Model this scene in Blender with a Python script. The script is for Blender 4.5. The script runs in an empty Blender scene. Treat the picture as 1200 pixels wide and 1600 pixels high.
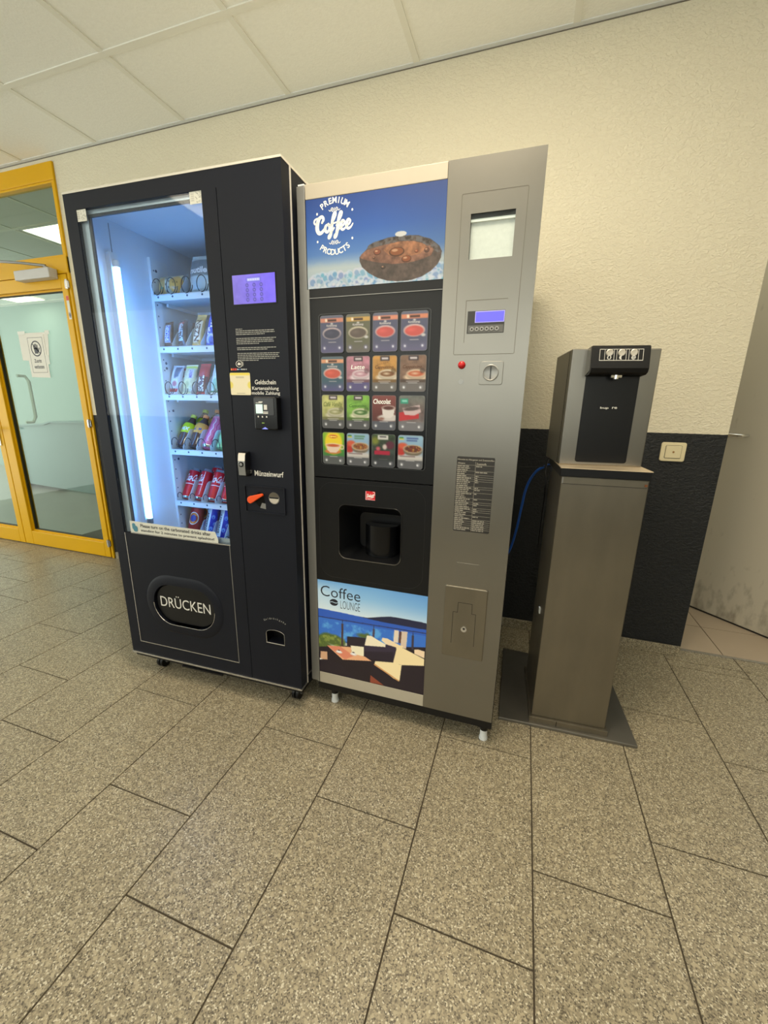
import bpy, math, random
import numpy as np
from mathutils import Vector, Matrix
random.seed(7)
SC = bpy.context.scene
COL = SC.collection
PI = math.pi

# ------------------------------------------------------------------ camera, world, lights, exposure
F_PX, YAW, PITCH, ROLL = 637.33, -0.32161, -0.25419, 0.01703
cam_d = bpy.data.cameras.new('camera')
cam_d.sensor_fit = 'HORIZONTAL'
cam_d.sensor_width = 36.0
cam_d.lens = F_PX / 1200.0 * 36.0
cam_d.clip_start = 0.02
cam = bpy.data.objects.new('camera', cam_d)
COL.objects.link(cam)
fwd = Vector((math.sin(YAW) * math.cos(PITCH), math.cos(YAW) * math.cos(PITCH), math.sin(PITCH)))
rt = Vector((math.cos(YAW), -math.sin(YAW), 0))
up = rt.cross(fwd)
r2 = rt * math.cos(ROLL) + up * math.sin(ROLL)
u2 = -rt * math.sin(ROLL) + up * math.cos(ROLL)
M = Matrix((r2, u2, -fwd)).transposed().to_4x4()
M.translation = Vector((0, -2.1045, 1.1456))
cam.matrix_world = M
SC.camera = cam
SC.view_settings.view_transform = 'Standard'
SC.view_settings.look = 'None'
SC.view_settings.gamma = 1
SC.view_settings.use_curve_mapping = False
SC.view_settings.exposure = 0.0

CEIL = 2.5655
world = bpy.data.worlds.new('world')
SC.world = world
world.use_nodes = True
bg = world.node_tree.nodes['Background']
bg.inputs['Color'].default_value = (0.97, 1.0, 0.90, 1)
bg.inputs['Strength'].default_value = 2.45


def area(name, loc, size, power, color, rot=(0, 0, 0), sy=None):
    l = bpy.data.lights.new(name, 'AREA')
    l.energy = power
    l.color = color
    l.size = size
    if sy:
        l.shape = 'RECTANGLE'
        l.size_y = sy
    o = bpy.data.objects.new(name, l)
    o.location = loc
    o.rotation_euler = rot
    COL.objects.link(o)
    return o


WARM = (1.0, 0.86, 0.64)
# the square ceiling panels of this room (all behind or beside the camera)
PANELS = [(-0.2696, -1.3906, 27), (-2.1446, -2.6406, 4), (0.9804, -2.0156, 8), (-1.5196, -3.8906, 16)]
for px_, py_, pw_ in PANELS:
    area('panel_lamp', (px_, py_, CEIL - 0.02), 0.58, pw_, WARM)
# the panels of the room behind the glazed door
for px_, py_ in ((-3.95, 0.96), (-7.07, 2.0), (-5.2, 1.0)):
    area('panel_lamp', (px_, py_, CEIL - 0.02), 0.58, 3.6, (0.92, 1.0, 0.97))


# ------------------------------------------------------------------ materials
def lin(c):
    out = []
    for x in c[:3]:
        x = x / 255.0
        out.append(x / 12.92 if x <= 0.04045 else ((x + 0.055) / 1.055) ** 2.4)
    return tuple(out)


MATS = {}


def mat(name, rgb, rough=0.5, metal=0.0, emit=0.0, noise=0.0, nscale=20.0, bump=0.0, bscale=200.0,
        coat=0.0, stretch=None, spec=None, emit_rgb=None):
    if name in MATS:
        return MATS[name]
    m = bpy.data.materials.new(name)
    m.use_nodes = True
    nt = m.node_tree
    b = nt.nodes['Principled BSDF']
    c = lin(rgb)
    b.inputs['Base Color'].default_value = (*c, 1)
    b.inputs['Roughness'].default_value = rough
    b.inputs['Metallic'].default_value = metal
    if coat:
        b.inputs['Coat Weight'].default_value = coat
    if spec is not None:
        b.inputs['Specular IOR Level'].default_value = spec
    if emit:
        b.inputs['Emission Color'].default_value = (*lin(emit_rgb or rgb), 1)
        b.inputs['Emission Strength'].default_value = emit
    if noise or bump:
        tc = nt.nodes.new('ShaderNodeTexCoord')
        mp = nt.nodes.new('ShaderNodeMapping')
        nt.links.new(tc.outputs['Object'], mp.inputs['Vector'])
        if stretch:
            mp.inputs['Scale'].default_value = stretch
    if noise:
        n = nt.nodes.new('ShaderNodeTexNoise')
        n.inputs['Scale'].default_value = nscale
        n.inputs['Detail'].default_value = 5
        nt.links.new(mp.outputs[0], n.inputs['Vector'])
        mx = nt.nodes.new('ShaderNodeMix')
        mx.data_type = 'RGBA'
        mx.inputs[6].default_value = (*[x * (1 - noise) for x in c], 1)
        mx.inputs[7].default_value = (*[min(1, x * (1 + noise)) for x in c], 1)
        nt.links.new(n.outputs['Fac'], mx.inputs[0])
        nt.links.new(mx.outputs[2], b.inputs['Base Color'])
    if bump:
        n2 = nt.nodes.new('ShaderNodeTexNoise')
        n2.inputs['Scale'].default_value = bscale
        n2.inputs['Detail'].default_value = 3
        nt.links.new(mp.outputs[0], n2.inputs['Vector'])
        bp = nt.nodes.new('ShaderNodeBump')
        bp.inputs['Strength'].default_value = bump
        bp.inputs['Distance'].default_value = 0.002
        nt.links.new(n2.outputs['Fac'], bp.inputs['Height'])
        nt.links.new(bp.outputs[0], b.inputs['Normal'])
    MATS[name] = m
    return m


def attr_mat(name, emit=0.0, rough=0.4, coat=0.0, base=1.0):
    if name in MATS:
        return MATS[name]
    m = bpy.data.materials.new(name)
    m.use_nodes = True
    nt = m.node_tree
    b = nt.nodes['Principled BSDF']
    a = nt.nodes.new('ShaderNodeAttribute')
    a.attribute_name = 'Col'
    if base != 1.0:
        mm = nt.nodes.new('ShaderNodeVectorMath')
        mm.operation = 'SCALE'
        mm.inputs['Scale'].default_value = base
        nt.links.new(a.outputs['Color'], mm.inputs[0])
        nt.links.new(mm.outputs[0], b.inputs['Base Color'])
    else:
        nt.links.new(a.outputs['Color'], b.inputs['Base Color'])
    b.inputs['Roughness'].default_value = rough
    b.inputs['Coat Weight'].default_value = coat
    if emit:
        nt.links.new(a.outputs['Color'], b.inputs['Emission Color'])
        b.inputs['Emission Strength'].default_value = emit
    MATS[name] = m
    return m


def glass_mat(name, tint=(255, 255, 255), refl=0.08, rough=0.02):
    m = bpy.data.materials.new(name)
    m.use_nodes = True
    nt = m.node_tree
    nt.nodes.remove(nt.nodes['Principled BSDF'])
    out = nt.nodes['Material Output']
    t = nt.nodes.new('ShaderNodeBsdfTransparent')
    t.inputs['Color'].default_value = (*lin(tint), 1)
    g = nt.nodes.new('ShaderNodeBsdfGlossy')
    g.inputs['Roughness'].default_value = rough
    mx = nt.nodes.new('ShaderNodeMixShader')
    fr = nt.nodes.new('ShaderNodeLayerWeight')
    fr.inputs['Blend'].default_value = 0.5
    pw = nt.nodes.new('ShaderNodeMath')
    pw.operation = 'POWER'
    pw.inputs[1].default_value = 4.5
    nt.links.new(fr.outputs['Facing'], pw.inputs[0])
    ml = nt.nodes.new('ShaderNodeMath')
    ml.operation = 'MULTIPLY_ADD'
    ml.inputs[1].default_value = 0.6
    ml.inputs[2].default_value = refl * 0.5
    nt.links.new(pw.outputs[0], ml.inputs[0])
    nt.links.new(ml.outputs[0], mx.inputs[0])
    nt.links.new(t.outputs[0], mx.inputs[1])
    nt.links.new(g.outputs[0], mx.inputs[2])
    nt.links.new(mx.outputs[0], out.inputs[0])
    MATS[name] = m
    return m


def terrazzo(name, base, light, dark, scale=360, rough=0.36):
    m = bpy.data.materials.new(name)
    m.use_nodes = True
    nt = m.node_tree
    b = nt.nodes['Principled BSDF']
    tc = nt.nodes.new('ShaderNodeTexCoord')

    def vor(s):
        v = nt.nodes.new('ShaderNodeTexVoronoi')
        v.inputs['Scale'].default_value = s
        nt.links.new(tc.outputs['Object'], v.inputs['Vector'])
        sp = nt.nodes.new('ShaderNodeSeparateColor')
        nt.links.new(v.outputs['Color'], sp.inputs[0])
        return sp
    v1 = vor(scale)
    rp = nt.nodes.new('ShaderNodeValToRGB')
    cr = rp.color_ramp
    cr.interpolation = 'CONSTANT'
    cr.elements[0].position = 0
    cr.elements[0].color = (*lin(dark), 1)
    cr.elements[1].position = 0.16
    cr.elements[1].color = (*[x * 0.78 for x in lin(base)], 1)
    for p, c in ((0.42, base), (0.70, [min(255, x * 1.12) for x in base]), (0.90, light)):
        e = cr.elements.new(p)
        e.color = (*lin(c), 1)
    nt.links.new(v1.outputs[0], rp.inputs[0])
    v2 = vor(scale * 0.42)
    gt = nt.nodes.new('ShaderNodeMath')
    gt.operation = 'GREATER_THAN'
    gt.inputs[1].default_value = 0.93
    nt.links.new(v2.outputs[1], gt.inputs[0])
    mx = nt.nodes.new('ShaderNodeMix')
    mx.data_type = 'RGBA'
    nt.links.new(gt.outputs[0], mx.inputs[0])
    nt.links.new(rp.outputs[0], mx.inputs[6])
    mx.inputs[7].default_value = (*lin([min(255, x * 1.16) for x in base]), 1)
    n = nt.nodes.new('ShaderNodeTexNoise')
    n.inputs['Scale'].default_value = 2.2
    n.inputs['Detail'].default_value = 6
    nt.links.new(tc.outputs['Object'], n.inputs['Vector'])
    mr = nt.nodes.new('ShaderNodeMapRange')
    mr.inputs['To Min'].default_value = 0.86
    mr.inputs['To Max'].default_value = 1.12
    nt.links.new(n.outputs['Fac'], mr.inputs[0])
    vm = nt.nodes.new('ShaderNodeVectorMath')
    vm.operation = 'SCALE'
    nt.links.new(mx.outputs[2], vm.inputs[0])
    nt.links.new(mr.outputs[0], vm.inputs['Scale'])
    nt.links.new(vm.outputs[0], b.inputs['Base Color'])
    b.inputs['Roughness'].default_value = rough
    MATS[name] = m
    return m


def wall_mat(name, upper, lower, zsplit):
    m = bpy.data.materials.new(name)
    m.use_nodes = True
    nt = m.node_tree
    b = nt.nodes['Principled BSDF']
    tc = nt.nodes.new('ShaderNodeTexCoord')
    sx = nt.nodes.new('ShaderNodeSeparateXYZ')
    nt.links.new(tc.outputs['Object'], sx.inputs[0])
    nz = nt.nodes.new('ShaderNodeTexNoise')
    nz.inputs['Scale'].default_value = 60
    nt.links.new(tc.outputs['Object'], nz.inputs['Vector'])
    ad = nt.nodes.new('ShaderNodeMath')
    ad.operation = 'MULTIPLY_ADD'
    ad.inputs[1].default_value = 0.004
    nt.links.new(nz.outputs['Fac'], ad.inputs[0])
    nt.links.new(sx.outputs[2], ad.inputs[2])
    gt = nt.nodes.new('ShaderNodeMath')
    gt.operation = 'GREATER_THAN'
    gt.inputs[1].default_value = zsplit + 0.002
    nt.links.new(ad.outputs[0], gt.inputs[0])
    mx = nt.nodes.new('ShaderNodeMix')
    mx.data_type = 'RGBA'
    nt.links.new(gt.outputs[0], mx.inputs[0])
    mx.inputs[6].default_value = (*lin(lower), 1)
    mx.inputs[7].default_value = (*lin(upper), 1)
    nt.links.new(mx.outputs[2], b.inputs['Base Color'])
    rr = nt.nodes.new('ShaderNodeMapRange')
    rr.inputs['To Min'].default_value = 0.55
    rr.inputs['To Max'].default_value = 0.8
    nt.links.new(gt.outputs[0], rr.inputs[0])
    nt.links.new(rr.outputs[0], b.inputs['Roughness'])
    # rubbed plaster: short raised strokes
    mp = nt.nodes.new('ShaderNodeMapping')
    mp.inputs['Scale'].default_value = (1.0, 1.0, 1.5)
    mp.inputs['Rotation'].default_value = (0, 0.5, 0)
    nt.links.new(tc.outputs['Object'], mp.inputs['Vector'])
    n1 = nt.nodes.new('ShaderNodeTexNoise')
    n1.inputs['Scale'].default_value = 62
    n1.inputs['Detail'].default_value = 3
    n1.inputs['Distortion'].default_value = 0.9
    nt.links.new(mp.outputs[0], n1.inputs['Vector'])
    cr = nt.nodes.new('ShaderNodeValToRGB')
    cr.color_ramp.elements[0].position = 0.42
    cr.color_ramp.elements[1].position = 0.62
    nt.links.new(n1.outputs['Fac'], cr.inputs[0])
    bp = nt.nodes.new('ShaderNodeBump')
    bp.inputs['Strength'].default_value = 0.55
    bp.inputs['Distance'].default_value = 0.003
    nt.links.new(cr.outputs[0], bp.inputs['Height'])
    nt.links.new(bp.outputs[0], b.inputs['Normal'])
    MATS[name] = m
    return m


def door_slab_mat(name):
    """off-white painted door, scuffed towards its foot"""
    m = bpy.data.materials.new(name)
    m.use_nodes = True
    nt = m.node_tree
    b = nt.nodes['Principled BSDF']
    b.inputs['Roughness'].default_value = 0.5
    tc = nt.nodes.new('ShaderNodeTexCoord')
    sx = nt.nodes.new('ShaderNodeSeparateXYZ')
    nt.links.new(tc.outputs['Object'], sx.inputs[0])
    n = nt.nodes.new('ShaderNodeTexNoise')
    n.inputs['Scale'].default_value = 16
    n.inputs['Detail'].default_value = 7
    mp = nt.nodes.new('ShaderNodeMapping')
    mp.inputs['Scale'].default_value = (1.6, 1.6, 0.7)
    nt.links.new(tc.outputs['Object'], mp.inputs[0])
    nt.links.new(mp.outputs[0], n.inputs['Vector'])
    mr = nt.nodes.new('ShaderNodeMapRange')
    mr.inputs['From Min'].default_value = 0.0
    mr.inputs['From Max'].default_value = 0.42
    mr.inputs['To Min'].default_value = 0.14
    mr.inputs['To Max'].default_value = -0.12
    nt.links.new(sx.outputs[2], mr.inputs[0])
    ad = nt.nodes.new('ShaderNodeMath')
    ad.operation = 'ADD'
    nt.links.new(n.outputs['Fac'], ad.inputs[0])
    nt.links.new(mr.outputs[0], ad.inputs[1])
    cr = nt.nodes.new('ShaderNodeValToRGB')
    cr.color_ramp.elements[0].position = 0.53
    cr.color_ramp.elements[0].color = (*lin((188, 182, 166)), 1)
    cr.color_ramp.elements[1].position = 0.95
    cr.color_ramp.elements[1].color = (*lin((110, 100, 86)), 1)
    nt.links.new(ad.outputs[0], cr.inputs[0])
    nt.links.new(cr.outputs[0], b.inputs['Base Color'])
    MATS[name] = m
    return m


BLACKP = mat("black_powder_coat", (19, 22, 32), 0.5, spec=0.22, noise=0.12, nscale=3, bump=0.08, bscale=900)
BLACKD = mat('black_plastic', (14, 15, 18), 0.35, spec=0.35, noise=0.1, nscale=9)
BLACKG = mat('black_gloss', (11, 12, 15), 0.2, spec=0.35, noise=0.1, nscale=5)
GROOVE = mat('dark_groove', (38, 36, 33), 0.7, noise=0.1)
SILVER = mat('silver_trim', (205, 205, 205), 0.25, metal=0.9, noise=0.05)
CHROME = mat('chrome', (225, 225, 225), 0.1, metal=1.0, noise=0.03)
STEEL = mat("brushed_steel", (140, 137, 130), 0.33, metal=0.92, noise=0.10, nscale=4, stretch=(1, 1, 1))
STEELD = mat('worn_steel', (130, 124, 111), 0.34, metal=0.85, noise=0.22, nscale=12, stretch=(1, 1, 0.35))
STEELG = mat('grey_frame_steel', (150, 150, 148), 0.4, metal=0.7, noise=0.06)
WHITEP = mat('white_enamel', (226, 230, 232), 0.4, noise=0.03)
LINER = mat('white_liner', (222, 228, 234), 0.45, noise=0.03)
CREAM = mat('cream_panel', (180, 172, 156), 0.4, noise=0.04)
WHITEINK = mat('white_lettering', (222, 220, 214), 0.5, noise=0.02)
DARKINK = mat('dark_lettering', (34, 38, 50), 0.5, noise=0.02)
YELLOW = mat('yellow_paint', (224, 172, 0), 0.4, noise=0.06, nscale=3, spec=0.3)
YELLOWD = mat('dark_frame_gasket', (52, 46, 30), 0.6, noise=0.1)
RED = mat('red_plastic', (190, 22, 28), 0.3, noise=0.05)
ORANGE = mat('orange_plastic', (236, 84, 28), 0.4, noise=0.05)
PLASTERW = wall_mat('plaster_two_tone', (228, 221, 199), (22, 25, 29), 1.0523)
GLASS = glass_mat('clear_glass', (246, 250, 252), 0.05)
GLASSG = glass_mat('door_glass', (236, 243, 238), 0.06)
FLOORM = terrazzo('terrazzo', (146, 136, 114), (200, 192, 170), (92, 84, 70))
PRINT = attr_mat('printed', 0.0, 0.45)
PRINTB = attr_mat('backlit_print', 0.55, 0.5, base=0.5)
PRINTH = attr_mat('header_print', 0.30, 0.5, base=0.42)
PRINTC = attr_mat('backlit_card', 0.30, 0.4, base=0.55)
PRINTG = attr_mat('glossy_wrapper', 0.0, 0.28, coat=0.3)
LCDB = mat('blue_lcd', (84, 80, 220), 0.3, emit=0.8, noise=0.05)


# ------------------------------------------------------------------ mesh builder
class MB:
    def __init__(s):
        s.v = []
        s.f = []
        s.mi = []
        s.mats = []
        s.cols = None

    def slot(s, m):
        if m not in s.mats:
            s.mats.append(m)
        return s.mats.index(m)

    def add(s, verts, faces, m):
        o = len(s.v)
        k = s.slot(m)
        s.v.extend([tuple(v) for v in verts])
        for f in faces:
            s.f.append(tuple(i + o for i in f))
            s.mi.append(k)
        return s

    def box(s, x0, x1, y0, y1, z0, z1, m):
        v = [(x0, y0, z0), (x1, y0, z0), (x1, y1, z0), (x0, y1, z0), (x0, y0, z1), (x1, y0, z1), (x1, y1, z1), (x0, y1, z1)]
        f = [(0, 3, 2, 1), (4, 5, 6, 7), (0, 1, 5, 4), (1, 2, 6, 5), (2, 3, 7, 6), (3, 0, 4, 7)]
        return s.add(v, f, m)

    def prism_y(s, loop, y0, y1, m, m2=None):
        """loop in (x, z), counter-clockwise seen from the front (-y); front face at y0"""
        n = len(loop)
        v = [(x, y0, z) for x, z in loop] + [(x, y1, z) for x, z in loop]
        s.add(v, [tuple(range(n))], m)
        o = len(s.v) - 2 * n
        k = s.slot(m2 or m)
        s.f.append(tuple(o + n + i for i in reversed(range(n))))
        s.mi.append(k)
        for i in range(n):
            j = (i + 1) % n
            s.f.append((o + i, o + n + i, o + n + j, o + j))
            s.mi.append(k)
        return s

    def prism_x(s, loop, x0, x1, m):
        """loop in (y, z)"""
        n = len(loop)
        v = [(x0, y, z) for y, z in loop] + [(x1, y, z) for y, z in loop]
        f = [tuple(reversed(range(n))), tuple(range(n, 2 * n))]
        for i in range(n):
            j = (i + 1) % n
            f.append((i, j, n + j, n + i))
        return s.add(v, f, m)

    def prism_z(s, loop, z0, z1, m):
        n = len(loop)
        v = [(x, y, z0) for x, y in loop] + [(x, y, z1) for x, y in loop]
        f = [tuple(reversed(range(n))), tuple(range(n, 2 * n))]
        for i in range(n):
            j = (i + 1) % n
            f.append((i, j, n + j, n + i))
        return s.add(v, f, m)

    def ring_y(s, outer, inner, y0, y1, m):
        """flat plate with a hole; outer and inner loops of equal length in (x, z)"""
        n = len(outer)
        v = [(x, y0, z) for x, z in outer] + [(x, y0, z) for x, z in inner] + \
            [(x, y1, z) for x, z in outer] + [(x, y1, z) for x, z in inner]
        f = []
        for i in range(n):
            j = (i + 1) % n
            f += [(i, j, n + j, n + i), (2 * n + i, 3 * n + i, 3 * n + j, 2 * n + j),
                  (i, 2 * n + i, 2 * n + j, j), (n + i, n + j, 3 * n + j, 3 * n + i)]
        return s.add(v, f, m)

    def lathe(s, prof, m, n=24, xf=None, closed=True):
        """prof: list of (r, z); axis z"""
        v = []
        f = []
        for r, z in prof:
            for i in range(n):
                a = 2 * PI * i / n
                v.append((r * math.cos(a), r * math.sin(a), z))
        for k in range(len(prof) - 1):
            for i in range(n):
                j = (i + 1) % n
                f.append((k * n + i, k * n + j, (k + 1) * n + j, (k + 1) * n + i))
        if closed:
            f.append(tuple(reversed(range(n))))
            f.append(tuple((len(prof) - 1) * n + i for i in range(n)))
        if xf is not None:
            v = [tuple(xf @ Vector(p)) for p in v]
        return s.add(v, f, m)

    def cyl(s, p, r, axis, length, m, n=24):
        """cylinder starting at p running along axis ('x','y','z') for length"""
        A = {'z': Matrix.Identity(4), 'y': Matrix.Rotation(-PI / 2, 4, 'X'), 'x': Matrix.Rotation(PI / 2, 4, 'Y')}[axis]
        if length < 0:
            p = tuple(p[i] + (length if 'xyz'[i] == axis else 0) for i in range(3))
            length = -length
        return s.lathe([(r, 0), (r, length)], m, n, Matrix.Translation(p) @ A)

    def tube(s, pts, r, m, n=8, closed=False):
        P = [Vector(p) for p in pts]
        v = []
        f = []
        N = len(P)
        prev = None
        for i, p in enumerate(P):
            a = P[(i - 1) % N] if (i > 0 or closed) else p
            b = P[(i + 1) % N] if (i < N - 1 or closed) else p
            t = (b - a).normalized()
            ref = prev if prev is not None else (Vector((0, 0, 1)) if abs(t.z) < 0.9 else Vector((1, 0, 0)))
            x = (ref - t * ref.dot(t)).normalized()
            prev = x
            y = t.cross(x)
            for k in range(n):
                an = 2 * PI * k / n
                v.append(tuple(p + x * (r * math.cos(an)) + y * (r * math.sin(an))))
        for i in range(N if closed else N - 1):
            j = (i + 1) % N
            for k in range(n):
                l = (k + 1) % n
                f.append((i * n + k, i * n + l, j * n + l, j * n + k))
        if not closed:
            f.append(tuple(reversed(range(n))))
            f.append(tuple((N - 1) * n + k for k in range(n)))
        return s.add(v, f, m)

    def build(s, name, parent=None, smooth=False, bevel=0.0, loc=None, rotz=0.0, autosmooth=True):
        me = bpy.data.meshes.new(name)
        me.from_pydata(s.v, [], s.f)
        for m in s.mats:
            me.materials.append(m)
        me.polygons.foreach_set('material_index', s.mi)
        if smooth:
            me.polygons.foreach_set('use_smooth', [True] * len(s.f))
        if s.cols is not None:
            at = me.color_attributes.new('Col', 'FLOAT_COLOR', 'POINT')
            c = np.ones((len(s.v), 4), dtype=np.float32)
            c[:len(s.cols), :3] = s.cols
            at.data.foreach_set('color', c.ravel())
        me.update()
        o = bpy.data.objects.new(name, me)
        COL.objects.link(o)
        if parent is not None:
            o.parent = parent
        if loc is not None:
            o.location = loc
            o.rotation_euler = (0, 0, rotz)
        if bevel:
            b = o.modifiers.new('bevel', 'BEVEL')
            b.width = bevel
            b.segments = 2
            b.limit_method = 'ANGLE'
            b.angle_limit = math.radians(40)
        elif smooth and autosmooth:
            me.set_sharp_from_angle(angle=math.radians(45))
        return o


def thing(name, label, cat, loc=(0, 0, 0), rotz=0.0, group=None):
    o = bpy.data.objects.new(name, None)
    o.empty_display_size = 0.1
    COL.objects.link(o)
    o.location = loc
    o.rotation_euler = (0, 0, rotz)
    return tag(o, label, cat, group)


def tag(o, label, cat, group=None):
    o['label'] = label
    o['category'] = cat
    if group:
        o['group'] = group
    return o


def struct(o):
    o['kind'] = 'structure'
    return o


def rr_loop(x0, x1, z0, z1, r, n=6):
    pts = []
    for cx, cz, a0 in ((x1 - r, z1 - r, 0), (x0 + r, z1 - r, PI / 2), (x0 + r, z0 + r, PI), (x1 - r, z0 + r, 3 * PI / 2)):
        for i in range(n + 1):
            a = a0 + PI / 2 * i / n
            pts.append((cx + r * math.cos(a), cz + r * math.sin(a)))
    return pts


def rect_to(loop, x0, x1, z0, z1):
    """for each point of a loop the matching point of a surrounding rectangle, corners included"""
    n = len(loop)
    q = n // 4
    out = []
    corners = [(x1, z1), (x0, z1), (x0, z0), (x1, z0)]
    for k in range(4):
        c = corners[k]
        for i in range(q):
            x, z = loop[k * q + i]
            h = (q - 1) / 2
            if k % 2 == 0:   # starts on vertical side, ends on horizontal
                p = (c[0], z) if i < h else (x, c[1])
            else:
                p = (x, c[1]) if i < h else (c[0], z)
            if abs(i - h) < 0.6:
                p = c
            out.append(p)
    return out


def frame_strip(mb, x0, x1, z0, z1, w, y0, y1, m):
    mb.box(x0, x1, y0, y1, z0, z0 + w, m)
    mb.box(x0, x1, y0, y1, z1 - w, z1, m)
    mb.box(x0, x0 + w, y0, y1, z0 + w, z1 - w, m)
    mb.box(x1 - w, x1, y0, y1, z0 + w, z1 - w, m)
    return mb


def frame_loop(mb, x0, x1, z0, z1, r, w, y0, y1, m, n=5):
    return mb.ring_y(rr_loop(x0, x1, z0, z1, r, n), rr_loop(x0 + w, x1 - w, z0 + w, z1 - w, max(r - w, 0.0005), n), y0, y1, m)


# ------------------------------------------------------------------ lettering
_G = {}


def glyphs(s, bold=0.0):
    k = (s, bold)
    if k in _G:
        return _G[k]
    cu = bpy.data.curves.new('t', 'FONT')
    cu.body = s
    cu.size = 1
    cu.offset = bold
    cu.resolution_u = 3
    ob = bpy.data.objects.new('t', cu)
    me = bpy.data.meshes.new_from_object(ob)
    v = np.array([tuple(p.co)[:2] for p in me.vertices]).reshape(-1, 2)
    f = [tuple(p.vertices) for p in me.polygons]
    bpy.data.objects.remove(ob)
    bpy.data.curves.remove(cu)
    bpy.data.meshes.remove(me)
    _G[k] = (v, f)
    return _G[k]


def text(mb, s, x0, x1, z0, z1, y, m, bold=0.0, shear=0.0, fn=None):
    """lettering squeezed to fill the box x0..x1, z0..z1 on the plane y (facing -y)"""
    v, f = glyphs(s, bold)
    if not len(v):
        return mb
    mn, mx = v.min(0), v.max(0)
    w = v - mn
    w = w / np.maximum(mx - mn, 1e-6)
    X = x0 + w[:, 0] * (x1 - x0) + shear * w[:, 1] * (z1 - z0)
    Z = z0 + w[:, 1] * (z1 - z0)
    vv = [(a, y, b) for a, b in zip(X, Z)]
    if fn:
        vv = [fn(*p) for p in vv]
    mb.add(vv, f, m)
    return mb


def arc_text(mb, s, cx, cz, r, a0, a1, h, y, m, bold=0.0, inward=False, wscale=1.0):
    n = len(s)
    for i, ch in enumerate(s):
        if ch == ' ':
            continue
        a = a0 + (a1 - a0) * i / (n - 1)
        v, f = glyphs(ch, bold)
        mn, mx = v.min(0), v.max(0)
        c = (mn + mx) / 2
        k = h / 0.73
        rot = (a - PI / 2) if not inward else (a + PI / 2)
        ca, sa = math.cos(rot), math.sin(rot)
        px, pz = cx + r * math.cos(a), cz + r * math.sin(a)
        vv = []
        for q in v:
            lx, lz = (q[0] - c[0]) * k * wscale, (q[1] - 0.365) * k
            vv.append((px + lx * ca - lz * sa, y, pz + lx * sa + lz * ca))
        mb.add(vv, f, m)


def word_lines(mb, x0, x1, ztop, pitch, h, n, y, m, rnd, last=0.6):
    """rows of unreadably small print: short dashes of word length"""
    for i in range(n):
        z = ztop - i * pitch
        x = x0
        end = x1 - (x1 - x0) * rnd.random() * 0.12
        if i == n - 1:
            end = x0 + (x1 - x0) * last
        while x < end:
            w = rnd.uniform(0.004, 0.014)
            w = min(w, end - x)
            if w > 0.001:
                mb.add([(x, y, z - h), (x + w, y, z - h), (x + w, y, z), (x, y, z)], [(0, 1, 2, 3)], m)
            x += w + 0.0016


def stroke(mb, pts, w, y, m, widths=None):
    """flat brush stroke through the points (Catmull-Rom), round ends"""
    P = [np.array(p, float) for p in pts]
    P = [2 * P[0] - P[1]] + P + [2 * P[-1] - P[-2]]
    S = []
    for i in range(1, len(P) - 2):
        for t in np.linspace(0, 1, 9)[:-1]:
            a, b, c, d = P[i - 1], P[i], P[i + 1], P[i + 2]
            S.append(0.5 * ((2 * b) + (-a + c) * t + (2 * a - 5 * b + 4 * c - d) * t * t + (-a + 3 * b - 3 * c + d) * t ** 3))
    S.append(P[-2])
    n = len(S)
    v = []
    for i in range(n):
        a = S[max(i - 1, 0)]
        b = S[min(i + 1, n - 1)]
        t = (b - a) / (np.linalg.norm(b - a) + 1e-9)
        nn = np.array([-t[1], t[0]])
        ww = w / 2 * (1 if widths is None else np.interp(i / (n - 1), np.linspace(0, 1, len(widths)), widths))
        v.append((S[i][0] + nn[0] * ww, y, S[i][1] + nn[1] * ww))
        v.append((S[i][0] - nn[0] * ww, y, S[i][1] - nn[1] * ww))
    f = [(2 * i, 2 * i + 1, 2 * i + 3, 2 * i + 2) for i in range(n - 1)]
    mb.add(v, f, m)
    for e, yy in ((S[0], y), (S[-1], y)):
        ww = w / 2 * (1 if widths is None else (widths[0] if e is S[0] else widths[-1]))
        mb.add([(e[0] + ww * math.cos(a), yy, e[1] + ww * math.sin(a)) for a in np.linspace(0, 2 * PI, 12, endpoint=False)],
               [tuple(range(12))], m)


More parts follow.
